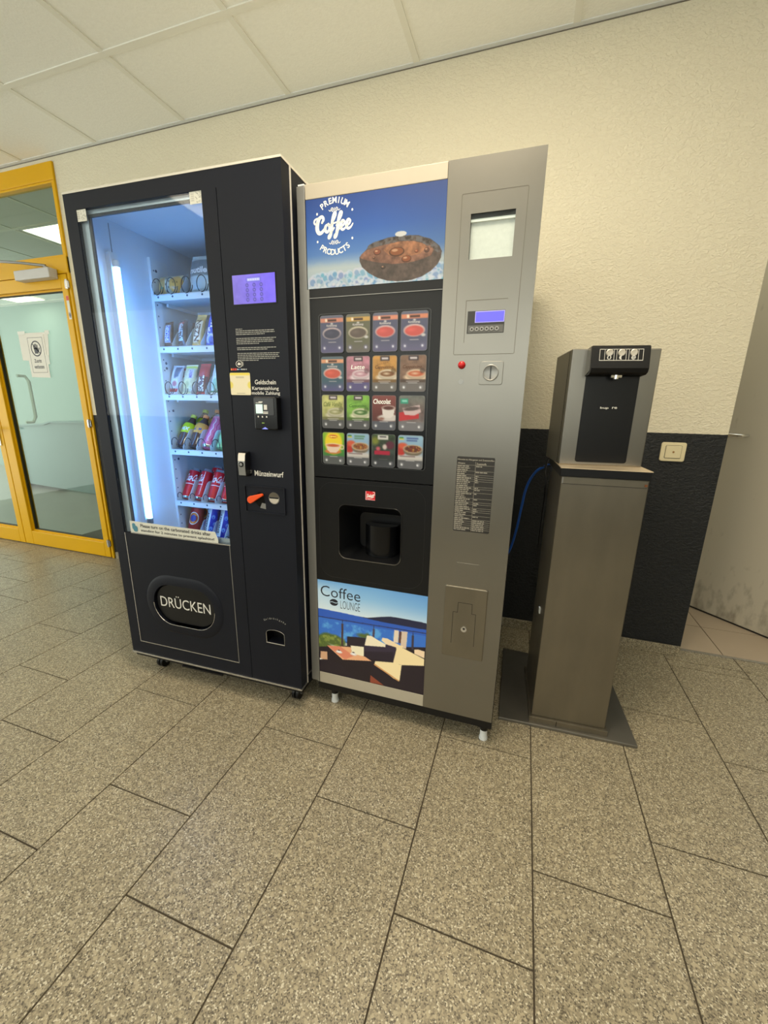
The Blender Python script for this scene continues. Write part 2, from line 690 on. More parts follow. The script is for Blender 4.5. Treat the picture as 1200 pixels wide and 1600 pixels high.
# ------------------------------------------------------------------ printed pictures (painted procedurally into a colour attribute)
class Canvas:
    def __init__(s, nx, nz, asp, bgc):
        s.nx, s.nz, s.asp = nx, nz, asp
        u, v = np.meshgrid(np.linspace(0, 1, nx), np.linspace(0, 1, nz))
        s.u, s.v = u, v                     # v runs down from the top edge
        s.c = np.zeros((nz, nx, 3))
        s.c[:] = bgc
        s.px = 1.0 / nx

    def put(s, mask, rgb):
        m = np.clip(mask, 0, 1)[..., None]
        s.c = s.c * (1 - m) + np.array(rgb, float) * m

    def grad_v(s, stops):
        ps = [p for p, _ in stops]
        for k in range(3):
            s.c[..., k] = np.interp(s.v, ps, [c[k] for _, c in stops])

    def ell(s, cu, cv, ru, rv, rgb, soft=1.0, rot=0.0, a=1.0):
        du, dv = s.u - cu, (s.v - cv)
        if rot:
            ca, sa = math.cos(rot), math.sin(rot)
            dv2 = dv * s.asp
            du, dv = du * ca + dv2 * sa, (-du * sa + dv2 * ca) / s.asp
        d = np.sqrt((du / ru) ** 2 + (dv / rv) ** 2)
        s.put(a * np.clip((1 - d) * min(ru, rv) / s.px / soft + 0.5, 0, 1), rgb)

    def ring(s, cu, cv, ru, rv, w, rgb, a0=None):
        d = np.sqrt(((s.u - cu) / ru) ** 2 + ((s.v - cv) / rv) ** 2)
        m = np.clip((w - np.abs(1 - d)) * min(ru, rv) / s.px + 0.5, 0, 1)
        if a0 is not None:
            m = m * a0(s.u - cu, s.v - cv)
        s.put(m, rgb)

    def rect(s, u0, u1, v0, v1, rgb, a=1.0):
        q = s.px
        m = np.clip((s.u - u0) / q + .5, 0, 1) * np.clip((u1 - s.u) / q + .5, 0, 1) * \
            np.clip((s.v - v0) * s.asp / q + .5, 0, 1) * np.clip((v1 - s.v) * s.asp / q + .5, 0, 1)
        s.put(m * a, rgb)

    def poly(s, pts, rgb, a=1.0):
        # anti-aliased by sampling 4 offsets
        acc = np.zeros_like(s.u)
        q = s.px
        for ox, oy in ((-.25, -.25), (.25, -.25), (-.25, .25), (.25, .25)):
            U, V = s.u + ox * q, s.v + oy * q / s.asp
            ins = np.zeros(U.shape, bool)
            n = len(pts)
            for i in range(n):
                x1, y1 = pts[i]
                x2, y2 = pts[(i + 1) % n]
                if y1 == y2:
                    continue
                c = ((y1 > V) != (y2 > V)) & (U < (x2 - x1) * (V - y1) / (y2 - y1) + x1)
                ins ^= c
            acc += ins
        s.put(acc / 4 * a, rgb)

    def line(s, p, q, w, rgb):
        d = np.array([(q[0] - p[0]), (q[1] - p[1]) * s.asp])
        L = np.linalg.norm(d)
        n = np.array([-d[1], d[0]]) / L * w / 2
        n[1] /= s.asp
        s.poly([(p[0] + n[0], p[1] + n[1]), (q[0] + n[0], q[1] + n[1]), (q[0] - n[0], q[1] - n[1]), (p[0] - n[0], p[1] - n[1])], rgb)

    def noise(s, freq, seed=0):
        r = np.random.RandomState(seed)
        out = np.zeros_like(s.u)
        amp = 1.0
        tot = 0
        for o in range(4):
            g = r.rand(int(freq * s.asp) + 3, int(freq) + 3)
            x, y = s.u * freq, s.v * freq * s.asp
            xi, yi = np.floor(x).astype(int), np.floor(y).astype(int)
            xf, yf = x - xi, y - yi
            xi = np.clip(xi, 0, g.shape[1] - 2)
            yi = np.clip(yi, 0, g.shape[0] - 2)
            xf = xf * xf * (3 - 2 * xf)
            yf = yf * yf * (3 - 2 * yf)
            val = (g[yi, xi] * (1 - xf) + g[yi, xi + 1] * xf) * (1 - yf) + (g[yi + 1, xi] * (1 - xf) + g[yi + 1, xi + 1] * xf) * yf
            out += amp * val
            tot += amp
            amp *= 0.55
            freq *= 2
        return out / tot

    def linear(s):
        x = np.clip(s.c, 0, 255) / 255.0
        return np.where(x <= 0.04045, x / 12.92, ((x + 0.055) / 1.055) ** 2.4)


def homography(corners):
    """photo-crop pixels of TL, TR, BR, BL -> (u, v)"""
    dst = [(0, 0), (1, 0), (1, 1), (0, 1)]
    A = []
    B = []
    for (x, y), (u, v) in zip(corners, dst):
        A += [[x, y, 1, 0, 0, 0, -u * x, -u * y], [0, 0, 0, x, y, 1, -v * x, -v * y]]
        B += [u, v]
    h = np.linalg.solve(np.array(A, float), np.array(B, float))

    def f(x, y):
        w = h[6] * x + h[7] * y + 1
        return ((h[0] * x + h[1] * y + h[2]) / w, (h[3] * x + h[4] * y + h[5]) / w)
    return f


def picture(name, cv, x0, x1, z0, z1, y, m, parent, back=None, depth=0.002, r=0.0, build=True):
    mb = MB()
    k = mb.slot(m)
    nx, nz = cv.nx, cv.nz
    zz = z1 + (z0 - z1) * cv.v.ravel()
    xx = x0 + (x1 - x0) * cv.u.ravel()
    if r:    # pull the corners in to a rounded outline
        for (cx, cz, sx, sz) in ((x0 + r, z0 + r, -1, -1), (x1 - r, z0 + r, 1, -1), (x0 + r, z1 - r, -1, 1), (x1 - r, z1 - r, 1, 1)):
            dx, dz = (xx - cx) * sx, (zz - cz) * sz
            msk = (dx > 0) & (dz > 0)
            L = np.sqrt(dx ** 2 + dz ** 2) + 1e-9
            mxd = np.maximum(dx, dz)
            sc = np.where(msk, mxd / L, 1)
            xx = np.where(msk, cx + sx * dx * sc, xx)
            zz = np.where(msk, cz + sz * dz * sc, zz)
    mb.v = list(zip(xx.tolist(), [y] * len(xx), zz.tolist()))
    for j in range(nz - 1):
        for i in range(nx - 1):
            a = j * nx + i
            mb.f.append((a, a + nx, a + nx + 1, a + 1))
            mb.mi.append(k)
    mb.cols = cv.linear().reshape(-1, 3)
    if back:
        loop = rr_loop(x0, x1, z0, z1, r, 4) if r else [(x0, z0), (x1, z0), (x1, z1), (x0, z1)]
        n = len(loop)
        v = [(a, y + 0.0002, b) for a, b in loop] + [(a, y + depth, b) for a, b in loop]
        f = [tuple(reversed(range(n, 2 * n)))]
        for i in range(n):
            j = (i + 1) % n
            f.append((i, n + i, n + j, j))
        mb.add(v, f, back)
    return mb.build(name, parent) if build else mb


# ================================================================== THE SETTING
# ---- floor: terrazzo tiles in running columns over dark grout
TW, TX, TL = 0.3091, 0.1283, 0.565
offs = {-12: -.30, -11: -.52, -10: -.70, -9: -.461, -8: -.84, -7: -1.1126, -6: -1.3518, -5: -1.0528, -4: -1.4134, -3: -1.053, -2: -1.236,
        -1: -1.4407, 0: -1.236, 1: -1.053, 2: -.666, 3: -.87, 4: -1.06, 5: -.7}
fl = MB()
Y0, Y1 = -4.6, 0.0
for k in range(-19, 8):
    xa, xb = TX + k * TW, TX + (k + 1) * TW
    o = offs.get(k, -1.0 - 0.19 * (k % 3))
    j0 = math.floor((Y0 - o) / TL)
    y = o + j0 * TL
    yend = 0.062 if xa > 0.70 else 0.0
    while y < yend - 0.01:
        a, b = max(y, Y0), min(y + TL, yend)
        if xa > 0.7 and a < -0.045 < b - 0.02:
            parts = [(a, -0.045), (-0.045, b)]
        else:
            parts = [(a, b)]
        for a_, b_ in parts:
            if b_ - a_ > 0.01:
                fl.box(xa + 0.0021, xb - 0.0021, a_ + 0.0021, b_ - 0.0021, -0.02, 0.0, FLOORM)
        y += TL
GROUT = mat('grout', (70, 61, 48), 0.9, noise=0.2, nscale=40)
fl.box(TX - 19 * TW, TX + 8 * TW, Y0, 0.062, -0.04, -0.0025, GROUT)
struct(fl.build('floor'))

# ---- ceiling: lay-in mineral tiles on a grid
CT = mat('ceiling_tile', (246, 247, 242), 0.85, noise=0.05, nscale=60, bump=0.5, bscale=110)
CB = mat('ceiling_grid', (238, 238, 230), 0.6, noise=0.03)
ce = MB()
ce.box(-6.0, 2.6, -4.6, 0.0, CEIL, CEIL + 0.04, CT)
GX, GY = -3.0821, -0.4531
for k in range(-4, 10):
    x = GX + 0.625 * k
    ce.box(x - 0.013, x + 0.013, -4.6, -0.022, CEIL - 0.0035, CEIL + 0.002, CB)
for k in range(0, 7):
    y = GY - 0.625 * k
    ce.box(-6.0, 2.6, y - 0.013, y + 0.013, CEIL - 0.0045, CEIL + 0.002, CB)
struct(ce.build('ceiling'))
tr = MB()
tr.box(-6.0, 2.6, -0.022, 0.0, CEIL - 0.003, CEIL + 0.001, WHITEP)
tr.box(-6.0, 2.6, -0.0025, 0.0, CEIL - 0.0060, CEIL - 0.003, mat('edge_gap', (120, 115, 104), 0.8, noise=0.05))
struct(tr.build('trim_1'))
# lit square panels in the ceiling behind the camera
LITP = mat('lit_panel', (255, 244, 222), 0.5, emit=3.0, noise=0.01)
for px_, py_, pw_ in PANELS:
    t = thing('ceiling_light', 'square lit ceiling panel near x %.0f' % px_, 'ceiling light', (px_, py_, CEIL - 0.006))
    t['label'] = {0: 'square ceiling light panel nearest the two machines',
                  1: 'square ceiling light panel nearest the yellow glazed door',
                  2: 'square ceiling light panel nearest the right hand wall',
                  3: 'square ceiling light panel furthest from the machines'}[PANELS.index((px_, py_, pw_))]
    frame_strip(MB(), -0.31, 0.31, -0.31, 0.31, 0.02, 0, 0.004, WHITEP)
    m_ = MB()
    m_.box(-0.31, 0.31, -0.31, -0.292, -0.006, 0, WHITEP).box(-0.31, 0.31, 0.292, 0.31, -0.006, 0, WHITEP)
    m_.box(-0.31, -0.292, -0.292, 0.292, -0.006, 0, WHITEP).box(0.292, 0.31, -0.292, 0.292, -0.006, 0, WHITEP)
    m_.build('light_frame', t)
    MB().box(-0.292, 0.292, -0.292, 0.292, -0.003, 0, LITP).build('diffuser', t)

# ---- back wall with the glazed door opening left and the passage right
WX2 = 0.8115
DXR, DTOP = -2.835, 2.535
DXL = -5.02
wb = MB()
wb.box(DXR, WX2, 0, 0.062, 0, CEIL + 0.04, PLASTERW)
wb.box(DXR, DXR + 0.02, 0.062, 0.14, 0, CEIL, PLASTERW)
wb.box(DXL, DXR, 0, 0.14, DTOP, CEIL + 0.04, PLASTERW)
wb.box(-6.0, DXL, 0, 0.14, 0, CEIL + 0.04, PLASTERW)
wb.box(WX2, 1.80, 0, 0.062, 2.1, CEIL + 0.04, PLASTERW)
wb.box(1.80, 2.6, 0, 0.062, 0, CEIL + 0.04, PLASTERW)
struct(wb.build('wall_back'))
wr = MB()
wr.box(2.6, 2.7, -4.6, 0.062, 0, CEIL + 0.04, PLASTERW)
struct(wr.build('wall_right'))
wf = MB()
wf.box(-6.0, 2.6, -4.7, -4.6, 0, 0.95, PLASTERW).box(-6.0, 2.6, -4.7, -4.6, 2.35, CEIL + 0.04, PLASTERW)
wf.box(1.9, 2.6, -4.7, -4.6, 0.95, 2.35, PLASTERW).box(-2.4, -2.1, -4.7, -4.6, 0.95, 2.35, PLASTERW)
struct(wf.build('wall_front'))

bbm = MB()
x = DXR + 0.004
segs = [DXR + 0.02, -2.2, -1.6, -0.98, -0.39, 0.22, WX2]
for a, b in zip(segs[:-1], segs[1:]):
    bbm.box(a, b - 0.002, -0.012, 0.0, 0.0, 0.052, FLOORM)
struct(bbm.build('baseboard_back', bevel=0.002))

# ---- passage at the right: pale tiles, metal strip, the opened door leaf
PINK = mat('pale_tile', (178, 162, 142), 0.35, noise=0.06, nscale=8)
pf = MB()
for (a, b, c, d) in ((0.6, 1.02, 0.075, 0.36), (1.024, 1.5, 0.075, 0.36), (0.6, 1.02, 0.364, 0.7), (1.024, 1.5, 0.364, 0.7),
                     (0.6, 1.02, 0.704, 1.3), (1.024, 1.5, 0.704, 1.3), (1.504, 2.6, 0.075, 1.3)):
    pf.box(a, b, c, d, -0.02, 0.0, PINK)
pf.box(0.6, 2.6, 0.066, 1.3, -0.04, -0.002, GROUT)
struct(pf.build('floor_passage'))
struct(MB().box(WX2, 1.80, 0.058, 0.074, -0.002, 0.004, SILVER).build('trim_2'))
pw = MB()
PALE = mat('pale_passage_paint', (206, 196, 176), 0.7, noise=0.03)
pw.box(0.55, 0.60, 0.062, 1.3, 0, CEIL, PALE).box(0.55, 2.6, 1.3, 1.35, 0, CEIL, PALE)
struct(pw.build('wall_passage'))
SLAB = door_slab_mat('scuffed_door_paint')
# door leaf runs from (0.86, 0.82) to (1.50, 0.135)
da = Vector((0.845, 0.836, 0))
db_ = Vector((1.49, 0.144, 0))
dl = (db_ - da).length
dang = math.atan2(db_.y - da.y, db_.x - da.x)
dr = thing('door_2', 'x', 'door', (da.x, da.y, 0), dang)
for k_ in ('label', 'category'):
    del dr[k_]
struct(dr)
MB().box(0, dl, 0, 0.04, 0.012, 2.08, SLAB).build('door_leaf', dr)
MB().box(0, dl, 0.006, 0.034, 0.0, 0.012, GROOVE).build('door_seal', dr)
hm = MB()
HU = 0.285
hm.cyl((HU, 0, 1.03), 0.024, 'y', -0.008, CHROME)
hm.cyl((HU, -0.008, 1.03), 0.009, 'y', -0.045, CHROME)
hm.tube([(HU, -0.05, 1.03), (HU + 0.02, -0.054, 1.03), (HU + 0.06, -0.055, 1.028), (HU + 0.100, -0.053, 1.027), (HU + 0.110, -0.03, 1.027), (HU + 0.110, -0.012, 1.027)], 0.0085, CHROME, 12)
hm.build('door_handle', dr, smooth=True)

# ---- the room behind the glazed door
GREENW = mat('mint_wall_paint', (152, 174, 168), 0.7, noise=0.03)
GREYF = mat('grey_vinyl_floor', (164, 160, 150), 0.3, noise=0.12, nscale=4)
struct(MB().box(-9.5, -2.2, 0.14, 4.0, -0.04, -0.001, GREYF).box(-6.0, DXR, 0.062, 0.14, -0.04, -0.001, GREYF).build('floor_adjacent'))
DMAT = mat('dark_door_mat', (92, 88, 78), 0.95, noise=0.3, nscale=120, bump=0.5)
tag(MB().box(-3.6, -2.9, 0.22, 0.62, -0.001, 0.006, DMAT).build('door_mat'), 'dark grey door mat on the floor behind the yellow glass door', 'door mat')
CTA = mat('ceiling_tile_adjacent', (222, 226, 222), 0.85, noise=0.04, nscale=50, bump=0.3, bscale=90)
ca = MB()
ca.box(-9.5, -2.2, 0.14, 2.65, CEIL, CEIL + 0.04, CTA)
for k in range(-11, 2):
    x = GX + 0.625 * k
    ca.box(x - 0.012, x + 0.012, 0.14, 2.65, CEIL - 0.004, CEIL + 0.002, CB)
for k in range(0, 4):
    y = 0.66 + 0.625 * k
    ca.box(-9.5, -2.2, y - 0.012, y + 0.012, CEIL - 0.005, CEIL + 0.002, CB)
struct(ca.build('ceiling_adjacent'))
struct(MB().box(-9.5, -2.2, 2.65, 2.75, 0, CEIL, GREENW).build('wall_adjacent_back'))
struct(MB().box(-2.3, -2.2, 0.14, 2.65, 0, CEIL, GREENW).build('wall_adjacent_right'))
for i, (x, y) in enumerate(((-3.95, 0.975), (-7.07, 2.19))):
    t = thing('ceiling_light', ['bright square ceiling panel seen through the glass above the yellow door',
                                'bright ceiling panel seen at the top of the yellow door pane'][i], 'ceiling light', (x, y, CEIL - 0.006))
    m_ = MB()
    m_.box(-0.31, 0.31, -0.31, -0.296, -0.006, 0, WHITEP).box(-0.31, 0.31, 0.296, 0.31, -0.006, 0, WHITEP)
    m_.box(-0.31, -0.296, -0.296, 0.296, -0.006, 0, WHITEP).box(0.296, 0.31, -0.296, 0.296, -0.006, 0, WHITEP)
    m_.build('light_frame', t)
    MB().box(-0.296, 0.296, -0.296, 0.296, -0.003, 0, LITP).build('diffuser', t)
TEAL = mat('grey_blue_laminate', (128, 156, 158), 0.4, noise=0.05, nscale=3)
pt_ = thing('counter', 'low grey-blue counter front in the room behind the yellow glass door', 'counter', (-5.7, 1.5, 0))
MB().prism_y([(-0.75, 0.07), (0.95, 0.0), (0.95, 0.885), (0.1, 0.875), (-0.02, 0.845), (-0.75, 0.80)], 0, 0.04, TEAL).build('front_panel', pt_)
MB().prism_y([(-0.75, 0.80), (-0.02, 0.845), (0.1, 0.875), (0.95, 0.885), (0.95, 0.905), (0.09, 0.895), (-0.03, 0.865), (-0.75, 0.82)], -0.02, 0.6, TEAL).build('counter_top', pt_)
MB().box(-0.72, -0.68, 0.04, 0.55, 0, 0.80, TEAL).build('side_panel', pt_)
MB().box(0.9, 0.94, 0.04, 0.55, 0, 0.86, TEAL).build('side_panel', pt_)

# ---- the yellow glazed double door
dy = thing('door_1', 'x', 'door', (0, 0, 0))
for k_ in ('label', 'category'):
    del dy[k_]
struct(dy)
FY0, FY1 = -0.012, 0.06
fr = MB()
fr.box(DXL, DXR - 0.001, FY0, FY1, 2.44, DTOP, YELLOW)                 # head
fr.box(DXL, DXR, FY0 - 0.004, FY1, 1.932, 2.028, YELLOW)        # transom bar
fr.box(DXR - 0.020, DXR, FY0, FY1, 0.0, 2.44, YELLOW)        # right jamb
fr.box(DXL, DXL + 0.03, FY0, FY1, 0, 2.44, YELLOW)
fr.build('door_frame', dy, bevel=0.003)
bd = MB()
frame_strip(bd, DXL + 0.03, DXR - 0.02, 2.028, 2.44, 0.012, FY0 + 0.004, 0.03, YELLOW)
bd.build('glazing_bead', dy, bevel=0.002)
MB().box(DXL + 0.04, DXR - 0.03, 0.02, 0.026, 2.035, 2.435, GLASSG).build('transom_pane', dy)


def leaf(x0, x1, name='door_leaf', hs=1):
    lf = MB()
    s = 0.052 if hs > 0 else 0.09
    xl = x0 + (0.095 if hs > 0 else 0.05)
    xr = x1 - (0.052 if hs > 0 else 0.06)
    lf.box(x0, xl, FY0 - 0.006, 0.045, 0.006, 1.928, YELLOW)
    lf.box(xr, x1, FY0 - 0.006, 0.045, 0.006, 1.928, YELLOW)
    lf.box(xl, xr, FY0 - 0.006, 0.045, 0.006, 0.118, YELLOW)
    lf.box(xl, xr, FY0 - 0.006, 0.045, 1.848, 1.928, YELLOW)
    o = lf.build(name, dy, bevel=0.004)
    g = MB()
    frame_strip(g, xl, xr, 0.118, 1.848, 0.011, 0.0, 0.03, YELLOW)
    frame_strip(g, xl + 0.011, xr - 0.011, 0.129, 1.837, 0.004, 0.006, 0.028, YELLOWD)  # thin dark line between bead and pane
    g.build('glazing_bead', o)
    MB().box(xl + 0.012, xr - 0.012, 0.014, 0.020, 0.13, 1.836, GLASSG).build('glass_pane', o)
    return o


L1 = leaf(-3.80, DXR - 0.024)
L2 = leaf(DXL + 0.034, -3.806, hs=-1)
h = MB()
h.box(-3.875, -3.835, FY0 - 0.014, FY0 - 0.006, 0.80, 0.98, SILVER)
h.cyl((-3.855, FY0 - 0.014, 0.93), 0.009, 'y', -0.04, CHROME)
h.tube([(-3.855, FY0 - 0.05, 0.93), (-3.83, FY0 - 0.054, 0.93), (-3.76, FY0 - 0.054, 0.928)], 0.009, CHROME)
h.build('door_handle', L2, smooth=True)
h = MB()
h.tube([(-3.62, 0.05, 1.32), (-3.62, 0.10, 1.32), (-3.60, 0.11, 1.28), (-3.60, 0.11, 1.02), (-3.62, 0.10, 0.98), (-3.62, 0.05, 0.98)], 0.011, mat('hazed_handle', (196, 212, 202), 0.4, noise=0.03))  # pale colour puts the pane's haze onto the handle
h.build('pull_handle', L1, smooth=True)
for z in (1.865, 0.995, 0.12):
    hg = MB()
    hg.cyl((DXR - 0.022, FY0 - 0.010, z - 0.028), 0.0085, 'z', 0.056, SILVER)
    hg.box(DXR - 0.040, DXR - 0.006, FY0 - 0.010, FY0 - 0.004, z - 0.02, z + 0.02, SILVER)
    hg.build('hinge', L1, smooth=True)
cl = MB()
GREYC = mat('grey_closer', (196, 194, 192), 0.4, noise=0.03)
cl.box(-3.25, -2.925, -0.075, FY0 - 0.006, 1.898, 1.957, GREYC)
clo = cl.build('door_closer', L1, bevel=0.006)
arm = MB()
arm.cyl((-2.985, -0.045, 1.957), 0.014, 'z', 0.014, STEELG)
arm.tube([(-2.985, -0.045, 1.975), (-3.12, -0.10, 1.985), (-3.42, -0.20, 2.0), (-3.62, -0.12, 2.01), (-3.80, -0.03, 2.01)], 0.008, STEELG)
arm.build('closer_arm', clo, smooth=True)
# safety label on the hinge stile
cvx = Canvas(10, 34, 3.6, (222, 220, 210))
cvx.rect(0, 1, 0, 0.2, (206, 70, 50))
cvx.ell(0.5, 0.82, 0.35, 0.1, (90, 92, 96))
picture('safety_label', cvx, -2.885, -2.862, 1.66, 1.80, FY0 - 0.0075, PRINT, L1)
# taped paper notice on the pane
pp = thing('paper_notice', 'white paper notice with no-entry hand symbol taped to the yellow door pane', 'notice', (-3.31, 0.0105, 1.45), 0)
PAPER = mat('white_paper', (228, 226, 218), 0.8, noise=0.03)
TAPE = mat('clear_tape', (214, 214, 204), 0.3, noise=0.02)
MB().prism_y([(-0.150, -0.03), (0.12, -0.045), (0.155, 0.148), (-0.148, 0.150)], 0.001, 0.002, PAPER).build('backing_sheet', pp)
MB().prism_y([(-0.085, -0.145), (0.105, -0.150), (0.108, 0.135), (-0.088, 0.138)], -0.0005, 0.0007, PAPER).build('sheet', pp)
nm = MB()
frame_strip(nm, -0.062, 0.088, -0.115, 0.118, 0.0022, -0.0009, -0.0006, DARKINK)
a = [(0.012 + 0.052 * math.cos(t), 0.045 + 0.052 * math.sin(t)) for t in np.linspace(0, 2 * PI, 40, endpoint=False)]
b = [(0.012 + 0.044 * math.cos(t), 0.045 + 0.044 * math.sin(t)) for t in np.linspace(0, 2 * PI, 40, endpoint=False)]
nm.ring_y(a, b, -0.0009, -0.0006, DARKINK)
stroke(nm, [(-0.022, 0.080), (0.012, 0.045), (0.046, 0.012)], 0.006, -0.001, DARKINK)
nm.add([(-0.006, -0.001, 0.012), (0.026, -0.001, 0.012), (0.032, -0.001, 0.05), (-0.012, -0.001, 0.05)], [(0, 1, 2, 3)], DARKINK)
for i in range(4):
    stroke(nm, [(-0.008 + i * 0.0105, 0.045), (-0.010 + i * 0.012, 0.075 - abs(i - 1.5) * 0.005)], 0.008, -0.001, DARKINK)
stroke(nm, [(0.030, 0.025), (0.044, 0.048)], 0.008, -0.001, DARKINK)
text(nm, 'Zutritt', -0.028, 0.045, -0.048, -0.024, -0.0009, DARKINK, 0.02)
text(nm, 'verboten', -0.040, 0.062, -0.088, -0.062, -0.0009, DARKINK, 0.02)
nm.build('lettering', pp)
for (ax, az, bx, bz) in ((-0.150, 0.140, -0.075, 0.162), (0.125, 0.135, 0.168, 0.16), (0.10, -0.06, 0.125, 0.0)):
    MB().box(ax, bx, -0.0007, 0.0, az, bz, TAPE).build('tape', pp)

# ---- light switch
sw = thing('light_switch', 'cream rocker light switch on the dark lower wall right of the dispenser', 'light switch', (0.624, 0, 0.9725))
IVORY = mat('ivory_plastic', (226, 214, 176), 0.35, noise=0.02)
m_ = MB()
m_.prism_y(rr_loop(-0.047, 0.047, -0.041, 0.041, 0.009), -0.010, 0, IVORY)
m_.build('frame', sw, bevel=0.003)
MB().prism_y(rr_loop(-0.031, 0.031, -0.028, 0.028, 0.004), -0.0105, -0.0098, GROOVE).build('gap', sw)
m_ = MB()
m_.prism_y(rr_loop(-0.0295, 0.0295, -0.0265, 0.0265, 0.003), -0.0145, -0.010, IVORY)
m_.build('rocker', sw, bevel=0.002)
m_ = MB()
m_.cyl((0, -0.0145, 0), 0.004, 'y', -0.0012, mat('amber_lens', (150, 110, 60), 0.3, noise=0.02))
m_.build('indicator_lens', sw)

# ---- blue cable and black cable between the machines
BLUE = mat('blue_cable', (28, 92, 190), 0.45, noise=0.05)
cpts = [(0.16, -0.30, 0.930), (0.125, -0.30, 0.925), (0.105, -0.29, 0.918), (0.065, -0.26, 0.885), (0.035, -0.22, 0.81), (0.022, -0.18, 0.70), (0.010, -0.14, 0.58), (-0.012, -0.12, 0.47),
        (-0.05, -0.11, 0.40), (-0.10, -0.10, 0.34)]


def smooth_path(pts, n=6):
    P = [Vector(p) for p in pts]
    P = [P[0] * 2 - P[1]] + P + [P[-1] * 2 - P[-2]]
    out = []
    for i in range(1, len(P) - 2):
        for k in range(n):
            t = k / n
            a, b, c, d = P[i - 1:i + 3]
            out.append(0.5 * ((2 * b) + (-a + c) * t + (2 * a - 5 * b + 4 * c - d) * t * t + (-a + 3 * b - 3 * c + d) * t ** 3))
    out.append(P[-2])
    return out


tag(MB().tube(smooth_path(cpts), 0.0055, BLUE, 10).build('blue_cable', smooth=True), 'blue hose hanging in a loop between coffee machine and water dispenser', 'cable')
tag(MB().tube(smooth_path([(0.17, -0.33, 0.935), (0.12, -0.33, 0.925), (0.05, -0.32, 0.912), (-0.05, -0.30, 0.905)]), 0.0022, BLACKD, 8).build('black_cable', smooth=True),
    'thin black cable running straight from dispenser to coffee machine', 'cable')
tag(MB().tube(smooth_path([(0.101, -0.36, 0.950), (0.094, -0.38, 0.915), (0.098, -0.40, 0.875), (0.102, -0.40, 0.80), (0.100, -0.38, 0.60)]), 0.004, BLACKD, 8).build('dark_hose', smooth=True),
    'dark hose hanging down beside the steel pedestal', 'hose')

# ================================================================== WATER DISPENSER + PEDESTAL
SX, SY, SA, SWD = 0.1282, -0.6986, 0.0542, 0.2494
st = thing('dispenser_stand', 'tall narrow steel pedestal carrying the water dispenser', 'stand', (SX, SY, 0), SA)
m_ = MB()
m_.box(0, SWD, 0, 0.30, 0.034, 0.938, STEELD)
m_.build('column', st, bevel=0.0025)
m_ = MB()
m_.box(0.004, SWD - 0.004, -0.0012, 0.0, 0.914, 0.9155, GROOVE)
m_.box(0.002, 0.006, -0.0015, 0, 0.916, 0.936, STEELG).box(SWD - 0.012, SWD - 0.004, -0.0015, 0, 0.919, 0.926, mat('rust', (110, 66, 36), 0.9, noise=0.2))
m_.build('top_fold', st)
m_ = MB()
m_.box(-0.006, SWD + 0.002, -0.004, 0.31, 0.938, 0.9645, BLACKD)
m_.build('black_spacer', st, bevel=0.002)
m_ = MB()
m_.box(-0.006, SWD + 0.004, -0.006, 0.31, 0.9645, 0.9668, mat('bright_worn_steel', (226, 206, 176), 0.35, metal=0.6, noise=0.08))
m_.build('top_plate', st)
m_ = MB()
m_.box(-0.008, SWD + 0.008, -0.012, 0.31, 0.012, 0.034, STEELD)
m_.box(0.085, 0.088, -0.0125, -0.011, 0.012, 0.034, GROOVE)
m_.build('foot_flange', st, bevel=0.001)
# base plate, slightly dished steel sheet
m_ = MB()
ca_, sa_ = math.cos(-SA), math.sin(-SA)


def wl(x, y):
    dx, dyy = x - SX, y - SY
    return (dx * ca_ - dyy * sa_, dx * sa_ + dyy * ca_)


bp = [wl(0.012, -0.726), wl(0.482, -0.706), wl(0.455, -0.245), wl(0.006, -0.245)]
m_.prism_z(bp, 0.0, 0.012, mat('dark_sheet_steel', (126, 123, 116), 0.38, metal=0.75, noise=0.25, nscale=6))
bpo = m_.build('base_plate', st, bevel=0.002)
bpo['label'] = 'dark grey sheet steel plate'
m_ = MB()
m_.box(-0.0045, 0.0, 0.10, 0.12, 0.40, 0.42, WHITEP)
m_.build('side_clip', st)

DX, DY, DA, DW = 0.1211, -0.6204, 0.1395, 0.2544
DB, DT = 0.9668, 1.329
ds = thing('water_dispenser', 'steel and black countertop water dispenser with three round buttons', 'water dispenser', (DX, DY, DB), DA)
H_ = DT - DB
m_ = MB()
m_.box(0, DW, 0, 0.225, 0.0, H_, STEEL)
m_.build('body', ds, bevel=0.003)
m_ = MB()
m_.box(-0.0008, 0.0, 0.028, 0.030, 0.004, H_ - 0.004, GROOVE)
m_.build('side_seam', ds)
m_ = MB()
m_.prism_y(rr_loop(0.049, 0.205, 0.010, H_ - 0.05, 0.008), -0.003, 0.001, BLACKD)
m_.build('front_panel', ds, bevel=0.001)
m_ = MB()
text(m_, 'bup', 0.103, 0.128, 0.180, 0.188, -0.0035, WHITEINK, 0.02)
text(m_, 're', 0.138, 0.153, 0.182, 0.188, -0.0035, WHITEINK, 0.02)
m_.build('lettering', ds)
m_ = MB()
prof = [(0.0, H_ + 0.002), (-0.040, H_ + 0.004), (-0.046, H_ - 0.001), (-0.056, H_ - 0.062), (-0.052, H_ - 0.074), (-0.040, H_ - 0.080), (0.0, H_ - 0.083)]
m_.prism_x(prof, 0.046, 0.207, BLACKD)
hd = m_.build('dispensing_head', ds, bevel=0.002)
m_ = MB()
m_.prism_x([(0.0, H_), (-0.034, H_ + 0.001), (-0.044, H_ - 0.068), (0.0, H_ - 0.082)], 0.0445, 0.0462, STEEL)
m_.build('side_cheek', hd)


def on_head(x, t):
    """point on the sloping front face, t = 0 top .. 1 bottom"""
    y = -0.046 + (-0.056 + 0.046) * t
    z = (H_ - 0.001) + (-0.061) * t
    return (x, y - 0.0006, z)


m_ = MB()


